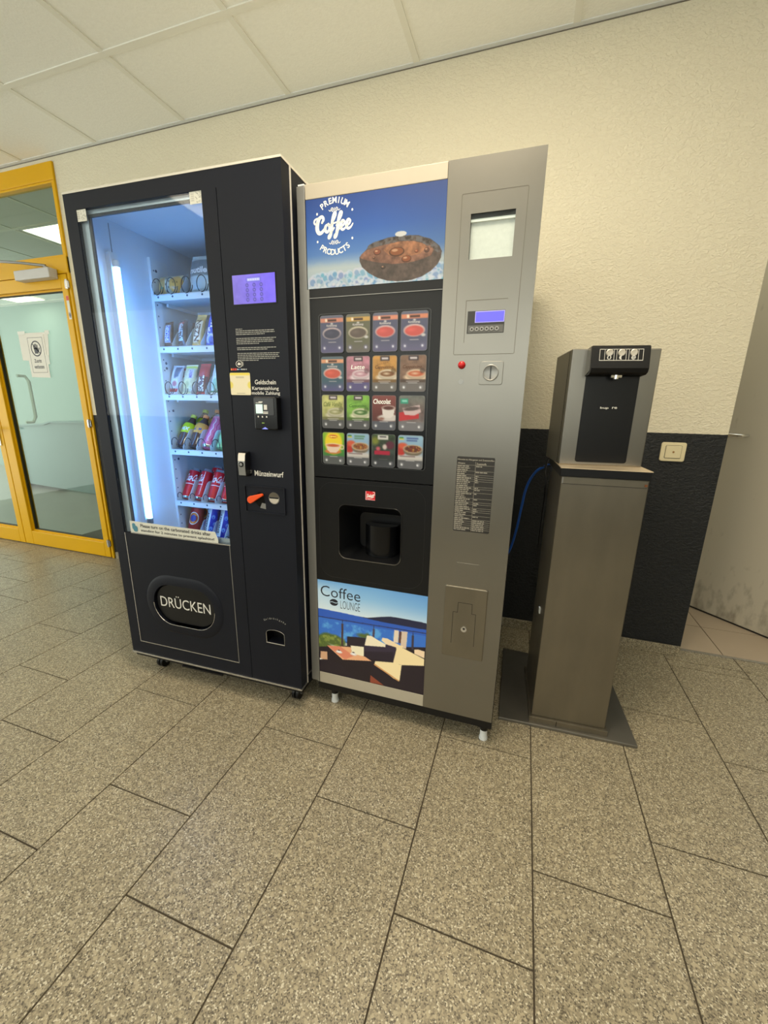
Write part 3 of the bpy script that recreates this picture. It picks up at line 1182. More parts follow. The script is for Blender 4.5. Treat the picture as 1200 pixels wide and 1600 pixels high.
def head_quad(mb, x0, x1, t0, t1, m, off=0.0):
    p = [on_head(x0, t1), on_head(x1, t1), on_head(x1, t0), on_head(x0, t0)]
    mb.add([(a, b - off, c) for a, b, c in p], [(0, 1, 2, 3)], m)


for (x0, x1) in ((0.066, 0.187),):
    for q in ((x0, x1, 0.10, 0.125), (x0, x1, 0.625, 0.65), (x0, x0 + 0.0013, 0.10, 0.65), (x1 - 0.0013, x1, 0.10, 0.65)):
        head_quad(m_, *q, WHITEINK)
for i in range(3):
    cx = 0.0935 + i * 0.0335
    for q in ((cx - 0.0135, cx + 0.0135, 0.10, 0.12), (cx - 0.0135, cx + 0.0135, 0.62, 0.64), (cx - 0.0135, cx - 0.0124, 0.10, 0.64), (cx + 0.0124, cx + 0.0135, 0.10, 0.64)):
        head_quad(m_, *q, WHITEINK)
    p = on_head(cx, 0.50)
    ang = np.linspace(0, 2 * PI, 14, endpoint=False)
    m_.add([(p[0] + 0.006 * math.cos(a), p[1] - 0.0004, p[2] + 0.006 * math.sin(a)) for a in ang], [tuple(range(14))], WHITEINK)
    if i == 0:
        m_.add([(p[0] + 0.003 * math.cos(a), p[1] - 0.0007, p[2] + 0.0045 * math.sin(a)) for a in ang], [tuple(range(14))], BLACKD)
    elif i == 1:
        m_.add([(p[0] + 0.003 + 0.003 * math.cos(a), p[1] - 0.0007, p[2] + 0.0055 * math.sin(a)) for a in ang], [tuple(range(14))], BLACKD)
    else:
        for dz in (-0.002, 0.002):
            m_.add([(p[0] - 0.003, p[1] - 0.0007, p[2] + dz - 0.0007), (p[0] + 0.004, p[1] - 0.0007, p[2] + dz - 0.0007), (p[0] + 0.004, p[1] - 0.0007, p[2] + dz + 0.0007), (p[0] - 0.003, p[1] - 0.0007, p[2] + dz + 0.0007)], [(0, 1, 2, 3)], BLACKD)
m_.build('button_marks', hd)
for i in range(3):
    cx = 0.0935 + i * 0.0335
    m_ = MB()
    p = on_head(cx, 0.27)
    m_.lathe([(0.0102, 0), (0.0102, 0.002), (0.0085, 0.0035), (0.004, 0.003), (0.001, 0.003)], mat('button_silver', (222, 216, 204), 0.4, metal=0.3, noise=0.03), 20, Matrix.Translation(p) @ Matrix.Rotation(PI / 2 + 0.16, 4, 'X'))
    m_.build('push_button', hd, smooth=True)
m_ = MB()
m_.cyl((0.127, -0.030, H_ - 0.092), 0.008, 'z', 0.012, CHROME)
m_.box(0.112, 0.142, -0.036, -0.024, H_ - 0.088, H_ - 0.081, CHROME)
m_.build('nozzle', hd, smooth=True)

# ================================================================== SNACK MACHINE
AX, AY, AA = -1.515, -0.9665, 0.0286
AW, AT, AB = 0.8126, 1.8076, 0.10
sn = thing('vending_machine', 'tall black snack vending machine with lit glass window', 'vending machine', (AX, AY, 0), AA)
CX0, CX1, CZ0, CZ1, CY1 = 0.045, 0.600, 0.47, 1.770, 0.70
m_ = MB()
DEP = 0.78
m_.box(0, 0.035, 0.050, DEP, AB, AT - 0.006, BLACKP)
m_.box(0.610, AW, 0.050, DEP, AB, AT - 0.006, BLACKP)
m_.box(0.035, 0.610, 0.050, DEP, AB, 0.46, BLACKP)
m_.box(0.035, 0.610, 0.050, DEP, CZ1 + 0.01, AT - 0.006, BLACKP)
m_.box(0.035, 0.610, CY1 + 0.01, DEP, 0.46, CZ1 + 0.01, BLACKP)
m_.build('cabinet', sn)
m_ = MB()
m_.box(0.035, CX0, 0.050, CY1, 0.46, CZ1 + 0.01, LINER)
m_.box(CX1, 0.610, 0.050, CY1, 0.46, CZ1 + 0.01, LINER)
m_.box(CX0, CX1, 0.050, CY1, 0.46, CZ0, LINER)
m_.box(CX0, CX1, 0.050, CY1, CZ1, CZ1 + 0.01, LINER)
m_.box(CX0 + 0.0, CX0 + 0.001, 0.118, 0.121, 0.5, CZ1 - 0.01, STEELG)
lin_o = m_.build('interior_liner', sn)
MB().box(0.035, 0.610, CY1, CY1 + 0.01, 0.46, CZ1 + 0.01, mat('shaded_back_panel', (138, 142, 160), 0.5, noise=0.04)).build('back_panel', sn)  # liner's back wall in darker grey, its shade put into the colour
m_ = MB()
m_.box(-0.001, AW + 0.001, -0.001, DEP, AT - 0.006, AT, mat('light_top_lid', (206, 202, 190), 0.5, noise=0.03))
m_.build('top_lid', sn)
# door
dm = MB()
GL0, GL1, GZ0, GZ1 = 0.0486, 0.5445, 0.6440, 1.7540
dm.box(0, GL0, 0, 0.045, AB + 0.004, AT - 0.006, BLACKP)
dm.box(GL0, AW, 0, 0.045, GZ1, AT - 0.006, BLACKP)
dm.box(GL1, 0.596, 0, 0.045, AB + 0.004, GZ1, BLACKP)
dm.box(0.5985, AW, 0, 0.045, 0.3345, GZ1, BLACKP)
dm.box(0.5985, 0.6735, 0, 0.045, AB + 0.004, 0.3345, BLACKP)
dm.box(0.7495, AW, 0, 0.045, AB + 0.004, 0.3345, BLACKP)
dm.box(0.6735, 0.7495, 0, 0.045, AB + 0.004, 0.2775, BLACKP)
dm.box(0.596, 0.5985, 0.0025, 0.045, AB + 0.004, GZ1, BLACKD)
dm.box(GL0, GL1, 0, 0.045, AB + 0.004, 0.2, BLACKP)
il = rr_loop(0.157, 0.4495, 0.272, 0.4467, 0.0873, 9)
dm.ring_y(rect_to(il, GL0, GL1, 0.2, GZ0), il, 0, 0.045, BLACKP)
door = dm.build('door', sn)
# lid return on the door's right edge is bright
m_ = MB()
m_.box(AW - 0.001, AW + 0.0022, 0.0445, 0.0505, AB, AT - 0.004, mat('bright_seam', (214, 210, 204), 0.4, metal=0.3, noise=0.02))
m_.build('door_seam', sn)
m_ = MB()
m_.box(-0.002, AW + 0.0015, -0.003, 0.047, AB - 0.003, AB + 0.004, SILVER)
m_.box(AW - 0.001, AW + 0.0022, 0.045, DEP, AB + 0.03, AB + 0.034, SILVER)
m_.build('bottom_trim', sn)
m_ = MB()
m_.box(0.004, AW - 0.004, 0.01, DEP, 0.078, AB - 0.003, BLACKD)
m_.box(0.25, 0.45, 0.005, 0.012, 0.072, 0.078, BLACKD)
m_.build('plinth', sn)
# casters
for (cx, cy) in ((0.085, 0.07), (0.755, 0.07), (0.085, 0.70), (0.755, 0.70)):
    m_ = MB()
    m_.cyl((cx - 0.014, cy, 0.026), 0.026, 'x', 0.011, BLACKD, 20)
    m_.cyl((cx + 0.003, cy, 0.026), 0.026, 'x', 0.011, BLACKD, 20)
    m_.cyl((cx - 0.020, cy, 0.026), 0.006, 'x', 0.040, STEELG, 12)
    m_.box(cx - 0.004, cx + 0.004, cy - 0.012, cy + 0.02, 0.02, 0.062, BLACKD)
    m_.box(cx - 0.022, cx + 0.022, cy - 0.022, cy + 0.026, 0.062, 0.078, BLACKD)
    m_.build('caster', sn, smooth=True)
# silver outline of the lower panel
m_ = MB()
m_.box(0.0515, 0.0545, -0.0015, 0.001, 0.158, GZ0, SILVER)
m_.box(0.0515, 0.543, -0.0015, 0.001, 0.158, 0.161, SILVER)
m_.box(0.5405, 0.543, -0.0010, 0.001, 0.161, GZ0, STEELG)
m_.build('panel_trim', door)
# push flap in its oval surround
m_ = MB()
o1 = rr_loop(0.118, 0.488, 0.233, 0.486, 0.126, 9)
o2 = rr_loop(0.128, 0.478, 0.243, 0.476, 0.116, 9)
n_ = len(o1)
i1 = rr_loop(0.157, 0.4495, 0.272, 0.4467, 0.0873, 9)
v_ = [(x, -0.0002, z) for x, z in o1] + [(x, -0.006, z) for x, z in o2] + [(x, -0.004, z) for x, z in i1] + [(x, 0.014, z) for x, z in i1]
f_ = []
for L in range(3):
    for i in range(n_):
        j = (i + 1) % n_
        f_.append((L * n_ + i, L * n_ + j, (L + 1) * n_ + j, (L + 1) * n_ + i))
m_.add(v_, f_, BLACKP)
m_.build('flap_surround', door, smooth=True)
m_ = MB()
m_.prism_y(rr_loop(0.161, 0.4455, 0.279, 0.4435, 0.082, 9), 0.006, 0.02, BLACKD)
fo = m_.build('push_flap', door, bevel=0.003)
m_ = MB()
lo = rr_loop(0.1565, 0.450, 0.2715, 0.4472, 0.0878, 9)
low = [(x, -0.0045, z) for x, z in lo[20:40] if z < 0.36]
m_.tube(low, 0.0011, SILVER, 6)  # silver line drawn as the highlight on the lower flap edge
m_.build('flap_edge_highlight', door)
m_ = MB()
text(m_, 'DRÜCKEN', 0.182, 0.424, 0.343, 0.397, 0.0052, WHITEINK, 0.0)
m_.build('lettering', fo)
# glazing: outer pane, silver spacer, dark gasket
m_ = MB()
m_.box(GL0, GL1, 0.0025, 0.0065, GZ0, GZ1, GLASS)
pane = m_.build('glass_window', door)
SPACER = mat('aluminium_spacer', (196, 206, 216), 0.3, metal=0.6, noise=0.06)
m_ = MB()
m_.box(GL0, GL0 + 0.030, 0.014, 0.016, GZ0, GZ1, SPACER)
m_.box(GL0 + 0.030, GL1, 0.014, 0.016, GZ1 - 0.012, GZ1, SPACER)
m_.box(GL0 + 0.030, GL1, 0.014, 0.016, GZ0, GZ0 + 0.022, SPACER)
m_.build('pane_spacer', door)
m_ = MB()
m_.box(GL0 + 0.030, GL0 + 0.039, 0.016, 0.022, GZ0, GZ1, mat('gasket', (64, 66, 74), 0.6, noise=0.05))
m_.box(GL0 + 0.039, GL1, 0.016, 0.022, GZ1 - 0.020, GZ1 - 0.012, MATS['gasket'])
m_.build('gasket', door)
for i, (tx, tz) in enumerate(((GL0 + 0.018, GZ1 - 0.018), (GL1 - 0.022, GZ1 - 0.016))):
    cvx = Canvas(22, 20, 1.0, (206, 206, 196))
    rr = np.random.RandomState(i + 3)
    for k in range(26):
        a_, b_ = (rr.randint(9, 19) / 20, rr.randint(2, 18) / 20)
        cvx.rect(a_, a_ + 0.05, b_, b_ + 0.05, (110, 112, 104))
    for k in range(4):
        cvx.rect(0.1, 0.36, 0.2 + k * 0.16, 0.26 + k * 0.16, (160, 158, 150))
    picture('corner_label', cvx, tx - 0.022, tx + 0.022, tz - 0.017, tz + 0.017, 0.0018, PRINT, door)
# notice strip at the foot of the window
NSM = mat('notice_strip', (208, 208, 198), 0.5, noise=0.03)
m_ = MB()
m_.prism_y([(0.0835, 0.648), (0.492, 0.648), (0.492, 0.662), (0.482, 0.690), (0.0835, 0.694)], 0.0012, 0.0022, NSM)
ns = m_.build('notice_strip', door)
m_ = MB()
m_.box(0.0835, GL1, 0.0, 0.0022, GZ0, 0.6478, SILVER)
m_.build('window_rail', door)
m_ = MB()
text(m_, 'Please turn on the carbonated drinks after', 0.135, 0.462, 0.6725, 0.6860, 0.0008, DARKINK, 0.018)
text(m_, 'standing for 2 minutes to prevent splashing!', 0.135, 0.476, 0.6525, 0.6660, 0.0008, DARKINK, 0.018)
m_.build('lettering', ns)
m_ = MB()
TQ = mat('notice_blue', (70, 128, 150), 0.5, noise=0.03)
m_.prism_y(rr_loop(0.094, 0.110, 0.660, 0.686, 0.007, 5), 0.0004, 0.0008, TQ)
m_.prism_y(rr_loop(0.099, 0.120, 0.652, 0.676, 0.008, 5), 0.0002, 0.0006, TQ)
m_.build('hand_symbol', ns)
# light tube
TUBE = mat('tube_glow', (216, 238, 255), 0.5, emit=24.0, emit_rgb=(92, 170, 255))
m_ = MB()
m_.cyl((0.0745, 0.105, 0.676), 0.0095, 'z', 0.937, TUBE, 16)
tb = m_.build('light_tube', sn, smooth=True)
m_ = MB()
m_.cyl((0.0745, 0.105, 0.655), 0.011, 'z', 0.022, STEELG, 14)
m_.cyl((0.0745, 0.105, 1.612), 0.011, 'z', 0.022, WHITEP, 14)
m_.box(CX0, 0.0665, 0.090, 0.120, 0.62, 1.66, WHITEP)
m_.build('tube_holder', sn)
m_ = MB()
m_.cyl((0.585, 0.105, 0.676), 0.0065, 'z', 0.937, TUBE, 12)  # second tube, out of view, added to light the fronts of the goods
m_.build('light_tube', sn, smooth=True)
m_ = MB()
m_.box(0.5915, CX1, 0.092, 0.118, 0.65, 1.64, WHITEP)  # holder for the added tube
m_.build('tube_holder', sn)

# shelves
SHY = 0.27
SHZ = [1.5635, 1.369, 1.181, 0.950, 0.719, 0.535]
LANES = [0.071 + 0.071 * i for i in range(8)]
WIRE = mat('dark_wire', (34, 37, 46), 0.4, noise=0.05)
HOLE = mat('punched_hole', (60, 78, 104), 0.8, noise=0.05)
posts = MB()
posts.box(CX0 + 0.001, CX0 + 0.014, SHY + 0.005, SHY + 0.045, 0.49, 1.70, WHITEP)
posts.box(CX0 + 0.001, CX0 + 0.006, SHY + 0.045, SHY + 0.10, 0.49, 1.70, WHITEP)
for k in range(28):
    z = 0.52 + k * 0.042
    posts.cyl((CX0 + 0.0141, SHY + 0.018, z), 0.003, 'x', 0.0006, HOLE, 8)
for (z, y) in ((1.655, .30), (1.305, .30), (1.285, .30), (1.11, .31), (0.90, .31)):
    posts.cyl((CX0 + 0.0142, y, z), 0.0055, 'x', 0.0006, HOLE, 10)
posts.build('shelf_post', sn)


def make_shelf(z, ridx):
    t = MB()
    t.box(CX0 + 0.016, CX1 - 0.004, SHY + 0.004, 0.66, z - 0.0225, z - 0.020, WHITEP)
    t.box(CX0 + 0.0146, CX0 + 0.0156, SHY + 0.004, 0.66, z - 0.020, z + 0.045, WHITEP)
    sh = t.build('shelf', sn)
    r = MB()
    r.box(CX0 + 0.016, CX1 - 0.004, SHY, SHY + 0.003, z - 0.026, z - 0.001, WHITEP)
    r.box(CX0 + 0.016, CX1 - 0.004, SHY, SHY + 0.010, z - 0.004, z - 0.001, WHITEP)
    for i in range(8):
        r.cyl((CX0 + 0.04 + i * 0.0705, SHY - 0.0004, z - 0.012), 0.0042, 'y', 0.0006, HOLE, 8)
    r.build('front_rail', sh)
    r = MB()
    r.box(CX0 + 0.02, CX1 - 0.02, 0.50, 0.52, z - 0.035, z - 0.0225, WHITEP)
    r.box(CX0 + 0.02, CX0 + 0.03, SHY + 0.06, 0.64, z - 0.035, z - 0.0225, WHITEP)
    r.build('under_rail', sh)
    return sh


shelves = [make_shelf(z, i) for i, z in enumerate(SHZ)]


def divider(sh, z, x, h=0.078):
    d = MB()
    d.prism_x([(SHY + 0.006, z - 0.02), (SHY + 0.006, z + 0.010), (SHY + 0.052, z + h - 0.006), (SHY + 0.062, z + h), (0.62, z + h), (0.62, z - 0.02)], x - 0.0008, x + 0.0008, WHITEP)
    return d.build('divider', sh)


def spiral(sh, z, x, r=0.027, dx=0.0, arch=False):
    s = MB()
    pts = []
    for k in range(13 if arch else 31):
        a = -0.35 + (PI + 0.6) * k / 12 if arch else -PI * 0.5 + 2 * PI * k / 24
        pts.append((x + dx + r * 0.8 * math.cos(a), SHY - 0.002 + 0.010 * k / 24, z + r + r * math.sin(a) - 0.004))
    s.tube(pts, 0.0016, WIRE, 6)
    return s.build('spiral', sh, smooth=True)


for i, z in enumerate(SHZ):
    if i == 0:
        divs = (0.190, 0.335, 0.48)
    elif i == 5:
        divs = (0.150, 0.218, 0.289, 0.360, 0.430, 0.500)
    else:
        divs = (0.123, 0.193, 0.264, 0.335, 0.406, 0.477)
    for x in divs:
        divider(shelves[i], z, x, 0.082 if i == 0 else (0.075 if i < 3 else 0.082))

# screen
cvx = Canvas(74, 42, 0.545, (128, 112, 226))
nzx = cvx.noise(5, 4)
cvx.c += (nzx[..., None] - 0.5) * 34
cvx.c += ((cvx.u - 0.3)[..., None] * np.array([-16, -22, 26]))
cvx.rect(0.33, 0.67, 0.10, 0.26, (104, 98, 214))
cvx.rect(0.35, 0.65, 0.13, 0.23, (176, 178, 246))
for k in range(5):
    cvx.rect(0.37 + k * 0.055, 0.405 + k * 0.055, 0.155, 0.205, (214, 220, 252))
for r_ in range(4):
    for c_ in range(3):
        cu_, cv_ = 0.345 + c_ * 0.165, 0.365 + r_ * 0.165
        cvx.ell(cu_, cv_, 0.034, 0.066, (72, 62, 158))
        cvx.ell(cu_, cv_, 0.016, 0.032, (140, 130, 230))
SCRM = attr_mat('screen_glow', 0.85, 0.3, base=0.2)
m_ = MB()
m_.box(0.629, 0.782, -0.0012, 0.0005, 1.437, 1.523, BLACKG)
scf = m_.build('screen_bezel', door)
picture('touch_screen', cvx, 0.632, 0.779, 1.440, 1.520, -0.0016, SCRM, scf)
# instructions
rn = random.Random(3)
SMALLINK = mat('small_print', (150, 150, 146), 0.5, noise=0.02)
m_ = MB()
word_lines(m_, 0.631, 0.655, 1.371, 0.005, 0.0022, 1, -0.0008, SMALLINK, rn, 1)
word_lines(m_, 0.631, 0.778, 1.366, 0.0052, 0.0024, 3, -0.0008, SMALLINK, rn, 0.7)
word_lines(m_, 0.631, 0.779, 1.344, 0.0052, 0.0024, 4, -0.0008, SMALLINK, rn, 0.55)
word_lines(m_, 0.632, 0.777, 1.3165, 0.0052, 0.0024, 2, -0.0008, SMALLINK, rn, 0.75)
word_lines(m_, 0.632, 0.783, 1.300, 0.0052, 0.0024, 5, -0.0008, SMALLINK, rn, 0.5)
m_.build('instruction_print', door)
m_ = MB()
c = [(0.636 + 0.0125 * math.cos(t), 1.2675 + 0.0105 * math.sin(t)) for t in np.linspace(0, 2 * PI, 28, endpoint=False)]
c2 = [(0.636 + 0.0110 * math.cos(t), 1.2675 + 0.0090 * math.sin(t)) for t in np.linspace(0, 2 * PI, 28, endpoint=False)]
m_.ring_y(c, c2, -0.0012, -0.0008, WHITEINK)
m_.prism_y([(0.630, 1.264), (0.641, 1.264), (0.641, 1.270), (0.634, 1.2725), (0.630, 1.269)], -0.0012, -0.0008, WHITEINK)
for k in range(3):
    stroke(m_, [(0.6435 + k * 0.003, 1.263 - k * 0.001), (0.645 + k * 0.003, 1.2675), (0.6435 + k * 0.003, 1.272 + k * 0.001)], 0.0011, -0.0012, WHITEINK)
m_.build('contactless_symbol', door)
m_ = MB()
for k, cc in enumerate(((220, 120, 60), (200, 60, 50), (210, 60, 60), (190, 200, 210), (70, 110, 180), (200, 200, 200), (190, 190, 190), (150, 150, 150))):
    x = 0.6035 + k * 0.0077
    m_.box(x, x + 0.0055, -0.0011, -0.0008, 1.2485 if k < 3 else 1.2495, 1.2545 if k < 3 else 1.2530, mat('pay_mark_%d' % k, cc, 0.5, noise=0.02))
m_.build('payment_marks', door)
# sticker (its code is left off)
cvx = Canvas(30, 28, 0.92, (226, 216, 184))
cvx.rect(0, 1, 0, 0.11, (226, 206, 70))
cvx.ell(0.0, 0.55, 0.14, 0.16, (222, 206, 96))
cvx.ell(1.0, 0.55, 0.14, 0.16, (222, 206, 96))
cvx.rect(0.30, 0.70, 0.19, 0.215, (120, 116, 100))
cvx.rect(0.30, 0.72, 0.92, 0.94, (150, 146, 128))
picture('payment_sticker', cvx, 0.5975, 0.6725, 1.1725, 1.2410, -0.0012, PRINT, door, back=mat('sticker_paper', (222, 212, 184), 0.6, noise=0.02), depth=0.0011, r=0.004)
for s_, a_, b_, c_, d_, w_ in (('Geldschein', 0.689, 0.765, 1.2055, 1.2195, 0.010), ('Kartenzahlung', 0.678, 0.774, 1.1855, 1.1990, 0.010),
                               ('mobile Zahlung', 0.676, 0.778, 1.1712, 1.1845, 0.010), ('Münzeinwurf', 0.667, 0.777, 0.9105, 0.9290, 0.014)):
    m_ = MB()
    text(m_, s_, a_, b_, c_, d_, -0.0008, WHITEINK, w_)
    m_.build('lettering', door)
m_ = MB()
arc_text(m_, 'Geldrückgabe', 0.7115, 0.300, 0.082, PI / 2 + 0.55, PI / 2 - 0.58, 0.0075, -0.0008, SMALLINK, 0.01)
m_.build('lettering', door)
# card reader
m_ = MB()
m_.prism_y(rr_loop(0.699, 0.781, 1.0665, 1.1675, 0.006), -0.030, -0.0005, BLACKG)
cr_ = m_.build('card_reader', door, bevel=0.003)
m_ = MB()
RX = 0.699
m_.prism_y(rr_loop(RX + 0.004, RX + 0.072, 1.112, 1.163, 0.003), -0.0312, -0.0300, mat('reader_face', (52, 54, 58), 0.3, noise=0.04))
m_.build('reader_panel', cr_)
m_ = MB()
m_.box(RX + 0.009, RX + 0.033, -0.0322, -0.0312, 1.1165, 1.1445, mat('reader_lcd', (196, 226, 214), 0.3, emit=0.5, noise=0.02))
m_.build('reader_display', cr_)
m_ = MB()
for k, (a_, b_, c_, d_) in enumerate(((.0095, .031, 1.148, 1.1495), (.020, .034, 1.150, 1.153), (.038, .049, 1.128, 1.143), (.034, .052, 1.120, 1.1225), (.034, .052, 1.1160, 1.1185))):
    m_.box(RX + a_, RX + b_, -0.0322, -0.0314, c_, d_, WHITEINK)
for k in range(3):
    m_.box(RX + 0.013 + k * 0.015, RX + 0.017 + k * 0.015, -0.0306, -0.0300, 1.104, 1.109, WHITEINK)
m_.box(RX + 0.027, RX + 0.036, -0.0306, -0.0300, 1.086, 1.0885, mat('reader_green', (120, 150, 60), 0.4, emit=0.3, noise=0.02))
m_.prism_y([(RX + 0.026, 1.0685), (RX + 0.048, 1.0685), (RX + 0.038, 1.0745)], -0.0308, -0.0298, mat('reader_blue', (120, 130, 230), 0.4, emit=0.9, noise=0.02))
m_.build('reader_marks', cr_)
# lock handle
m_ = MB()
m_.prism_x([(0.0, 0.991), (-0.022, 0.989), (-0.026, 0.982), (-0.030, 0.948), (-0.028, 0.915), (-0.022, 0.910), (0.0, 0.909)], 0.6245, 0.654, BLACKD)
lk = m_.build('lock_handle', door, bevel=0.002)
m_ = MB()
m_.prism_x([(-0.0235, 0.9875), (-0.0275, 0.981), (-0.0305, 0.962), (-0.0295, 0.962), (-0.026, 0.981)], 0.6262, 0.6522, mat('bright_plate', (214, 206, 194), 0.35, metal=0.4, noise=0.02))
m_.prism_x([(-0.0305, 0.962), (-0.0315, 0.948), (-0.0295, 0.914), (-0.028, 0.914), (-0.030, 0.948)], 0.6262, 0.6522, STEELG)
m_.build('handle_plate', lk)
m_ = MB()
m_.cyl((0.6392, -0.030, 0.951), 0.0085, 'y', -0.004, BLACKG, 18)
m_.cyl((0.6392, -0.034, 0.951), 0.0055, 'y', -0.0006, STEELG, 14)
m_.build('key_cylinder', lk, smooth=True)
m_ = MB()
m_.box(0.655, 0.6575, -0.008, -0.001, 0.918, 0.930, SILVER)
m_.build('catch', lk)
# coin panel
m_ = MB()
frame_loop(m_, 0.625, 0.781, 0.782, 0.876, 0.003, 0.0035, -0.006, 0.0, BLACKP)
m_.prism_y(rr_loop(0.628, 0.778, 0.785, 0.873, 0.002), -0.002, -0.0003, BLACKP)
cp = m_.build('coin_panel', door, bevel=0.0012)
m_ = MB()
m_.prism_y([(0.657, 0.826), (0.676, 0.806), (0.702, 0.797), (0.702, 0.812), (0.698, 0.848), (0.682, 0.856), (0.664, 0.844)], -0.0026, -0.0018, BLACKG)
m_.prism_y([(0.682, 0.800), (0.704, 0.797), (0.704, 0.816), (0.690, 0.818)], -0.0030, -0.0024, STEELG)
m_.build('lever_well', cp)
m_ = MB()
pts = []
for t in np.linspace(PI / 2, 3 * PI / 2, 10):
    pts.append((0.656 + 0.013 * math.cos(t), 0.829 + 0.013 * math.sin(t)))
for t in np.linspace(-PI / 2, PI / 2, 8):
    pts.append((0.697 + 0.0055 * math.cos(t), 0.8475 + 0.0055 * math.sin(t)))
m_.prism_y(pts, -0.020, -0.008, ORANGE)
m_.cyl((0.657, -0.002, 0.829), 0.008, 'y', -0.012, ORANGE)
lv = m_.build('return_lever', cp, bevel=0.002)
lv['label'] = 'orange coin return lever'
m_ = MB()
m_.cyl((0.7385, -0.002, 0.838), 0.0205, 'y', -0.002, SILVER, 28)
m_.add([(0.7385 + 0.019 * math.cos(t), -0.0045, 0.842 + 0.016 * math.sin(t)) for t in np.linspace(0, PI, 16)], [tuple(range(16))], STEELD)
m_.box(0.7215, 0.7555, -0.0052, -0.0042, 0.8375, 0.8415, BLACKD)
m_.add([(0.7385 + 0.0175 * math.cos(t), -0.0046, 0.8365 + 0.016 * math.sin(t)) for t in np.linspace(PI, 2 * PI, 16)], [tuple(range(16))], MATS['bright_plate'])
cs_ = m_.build('coin_slot', cp)
# coin return opening
m_ = MB()
arch = [(0.674, 0.2775), (0.749, 0.2775), (0.749, 0.318)] + [(0.7115 + 0.0375 * math.cos(t), 0.318 + 0.016 * math.sin(t)) for t in np.linspace(0.2, PI - 0.2, 9)] + [(0.674, 0.318)]
arch_i = [(0.6735 + (x - 0.6735) * 1, z) for x, z in arch]
# black panel around the arch, then the hollow behind
m_.box(0.6735, 0.7495, 0.040, 0.044, 0.2775, 0.3345, BLACKD)
m_.box(0.6735, 0.6745, 0.002, 0.04, 0.2775, 0.3345, BLACKD).box(0.7485, 0.7495, 0.002, 0.04, 0.2775, 0.3345, BLACKD)
m_.build('return_tray', door)
cx_, cz_ = 0.7115, 0.300
m_ = MB()
top = [(0.6735, 0.3345), (0.6735, 0.318)] + [(0.7115 - 0.038 * math.cos(t), 0.318 + 0.0155 * math.sin(t)) for t in np.linspace(0.0, PI, 11)] + [(0.7495, 0.3345)]
for a_, b_ in zip(top[1:-2], top[2:-1]):
    m_.add([(a_[0], 0.0, a_[1]), (b_[0], 0.0, b_[1]), (b_[0], 0.0, 0.3346), (a_[0], 0.0, 0.3346)], [(0, 1, 2, 3)], BLACKP)
    m_.add([(a_[0], 0.0, a_[1]), (b_[0], 0.0, b_[1]), (b_[0], 0.04, b_[1]), (a_[0], 0.04, a_[1])], [(0, 3, 2, 1)], BLACKP)
m_.build('return_arch', door)
m_ = MB()
m_.tube([(p[0], -0.001, p[1]) for p in top[1:-1]], 0.0010, STEELG, 6)
m_.tube([(0.6735, -0.001, 0.318), (0.6735, -0.001, 0.2775)], 0.0013, SILVER, 6)
m_.tube([(0.6725, -0.001, 0.2775), (0.7505, -0.001, 0.2775)], 0.0018, SILVER, 6)
m_.tube([(0.7495, -0.001, 0.2775), (0.7495, -0.001, 0.318)], 0.0012, STEELG, 6)
m_.build('return_rim', door)


# ------------------------------------------------------------------ goods on the shelves
def at_m1(x, y, z):
    ca, sa = math.cos(AA), math.sin(AA)
    return (AX + x * ca - y * sa, AY + x * sa + y * ca, z)


def place(o, x, y, z, lean=0.0, tilt=0.0, spin=0.0):
    o.location = at_m1(x, y, z)
    o.rotation_euler = (Matrix.Rotation(AA, 3, 'Z') @ Matrix.Rotation(tilt, 3, 'Y') @ Matrix.Rotation(-lean, 3, 'X') @ Matrix.Rotation(spin, 3, 'Z')).to_euler()
    return o


def can_body(name, h, r, m, cols=None):
    mb = MB()
    prof = [(r * .72, 0), (r * .80, 0.002), (r, 0.009), (r, h - 0.012)]
    mb.lathe(prof, m, 28)
    return mb


def cyl_text(mb, s, ac, wid, z0, z1, r, m, bold=0.0, shear=0.0, vertical=False):
    v, f = glyphs(s, bold)
    mn, mx = v.min(0), v.max(0)
    w = (v - mn) / (mx - mn)
    out = []
    for a, b in w:
        if vertical:
            a, b = 1 - b, a
        X = (a - .5) * wid + shear * (b - .5) * (z1 - z0)
        an = -PI / 2 + ac + X / r
        out.append((r * math.cos(an), r * math.sin(an), z0 + b * (z1 - z0)))
    mb.add(out, f, m)


def copy_tree(o, parent=None):
    c = o.copy()
    COL.objects.link(c)
    if parent is not None:
        c.parent = parent
    for ch in list(o.children):
        copy_tree(ch, c)
    return c


def make_can(name, label, h, r, body_m, decorate, group=None):
    t = thing(name, label, 'can', group=group)
    can_body(name, h, r, body_m).build('can_body', t, smooth=True)
    mb = MB()
    mb.lathe([(r, h - 0.012), (r * .86, h - 0.003), (r * .86, h), (r * .80, h), (r * .78, h - 0.003), (0.001, h - 0.003)], CHROME, 28, closed=False)
    mb.build('lid', t, smooth=True)
    mb = MB()
    mb.lathe([(r * .72, 0.0), (r * .81, 0.0015), (r + .0003, 0.009), (r + .0003, 0.0095)], CHROME, 28, closed=False)
    mb.build('can_base', t, smooth=True)
    mb = MB()
    decorate(mb, h, r + 0.0005)
    mb.build('can_print', t)
    return t


REDCAN = mat('red_can', (206, 20, 36), 0.3, metal=0.25, noise=0.03)
WINK = mat('white_print', (240, 240, 240), 0.4, noise=0.02)


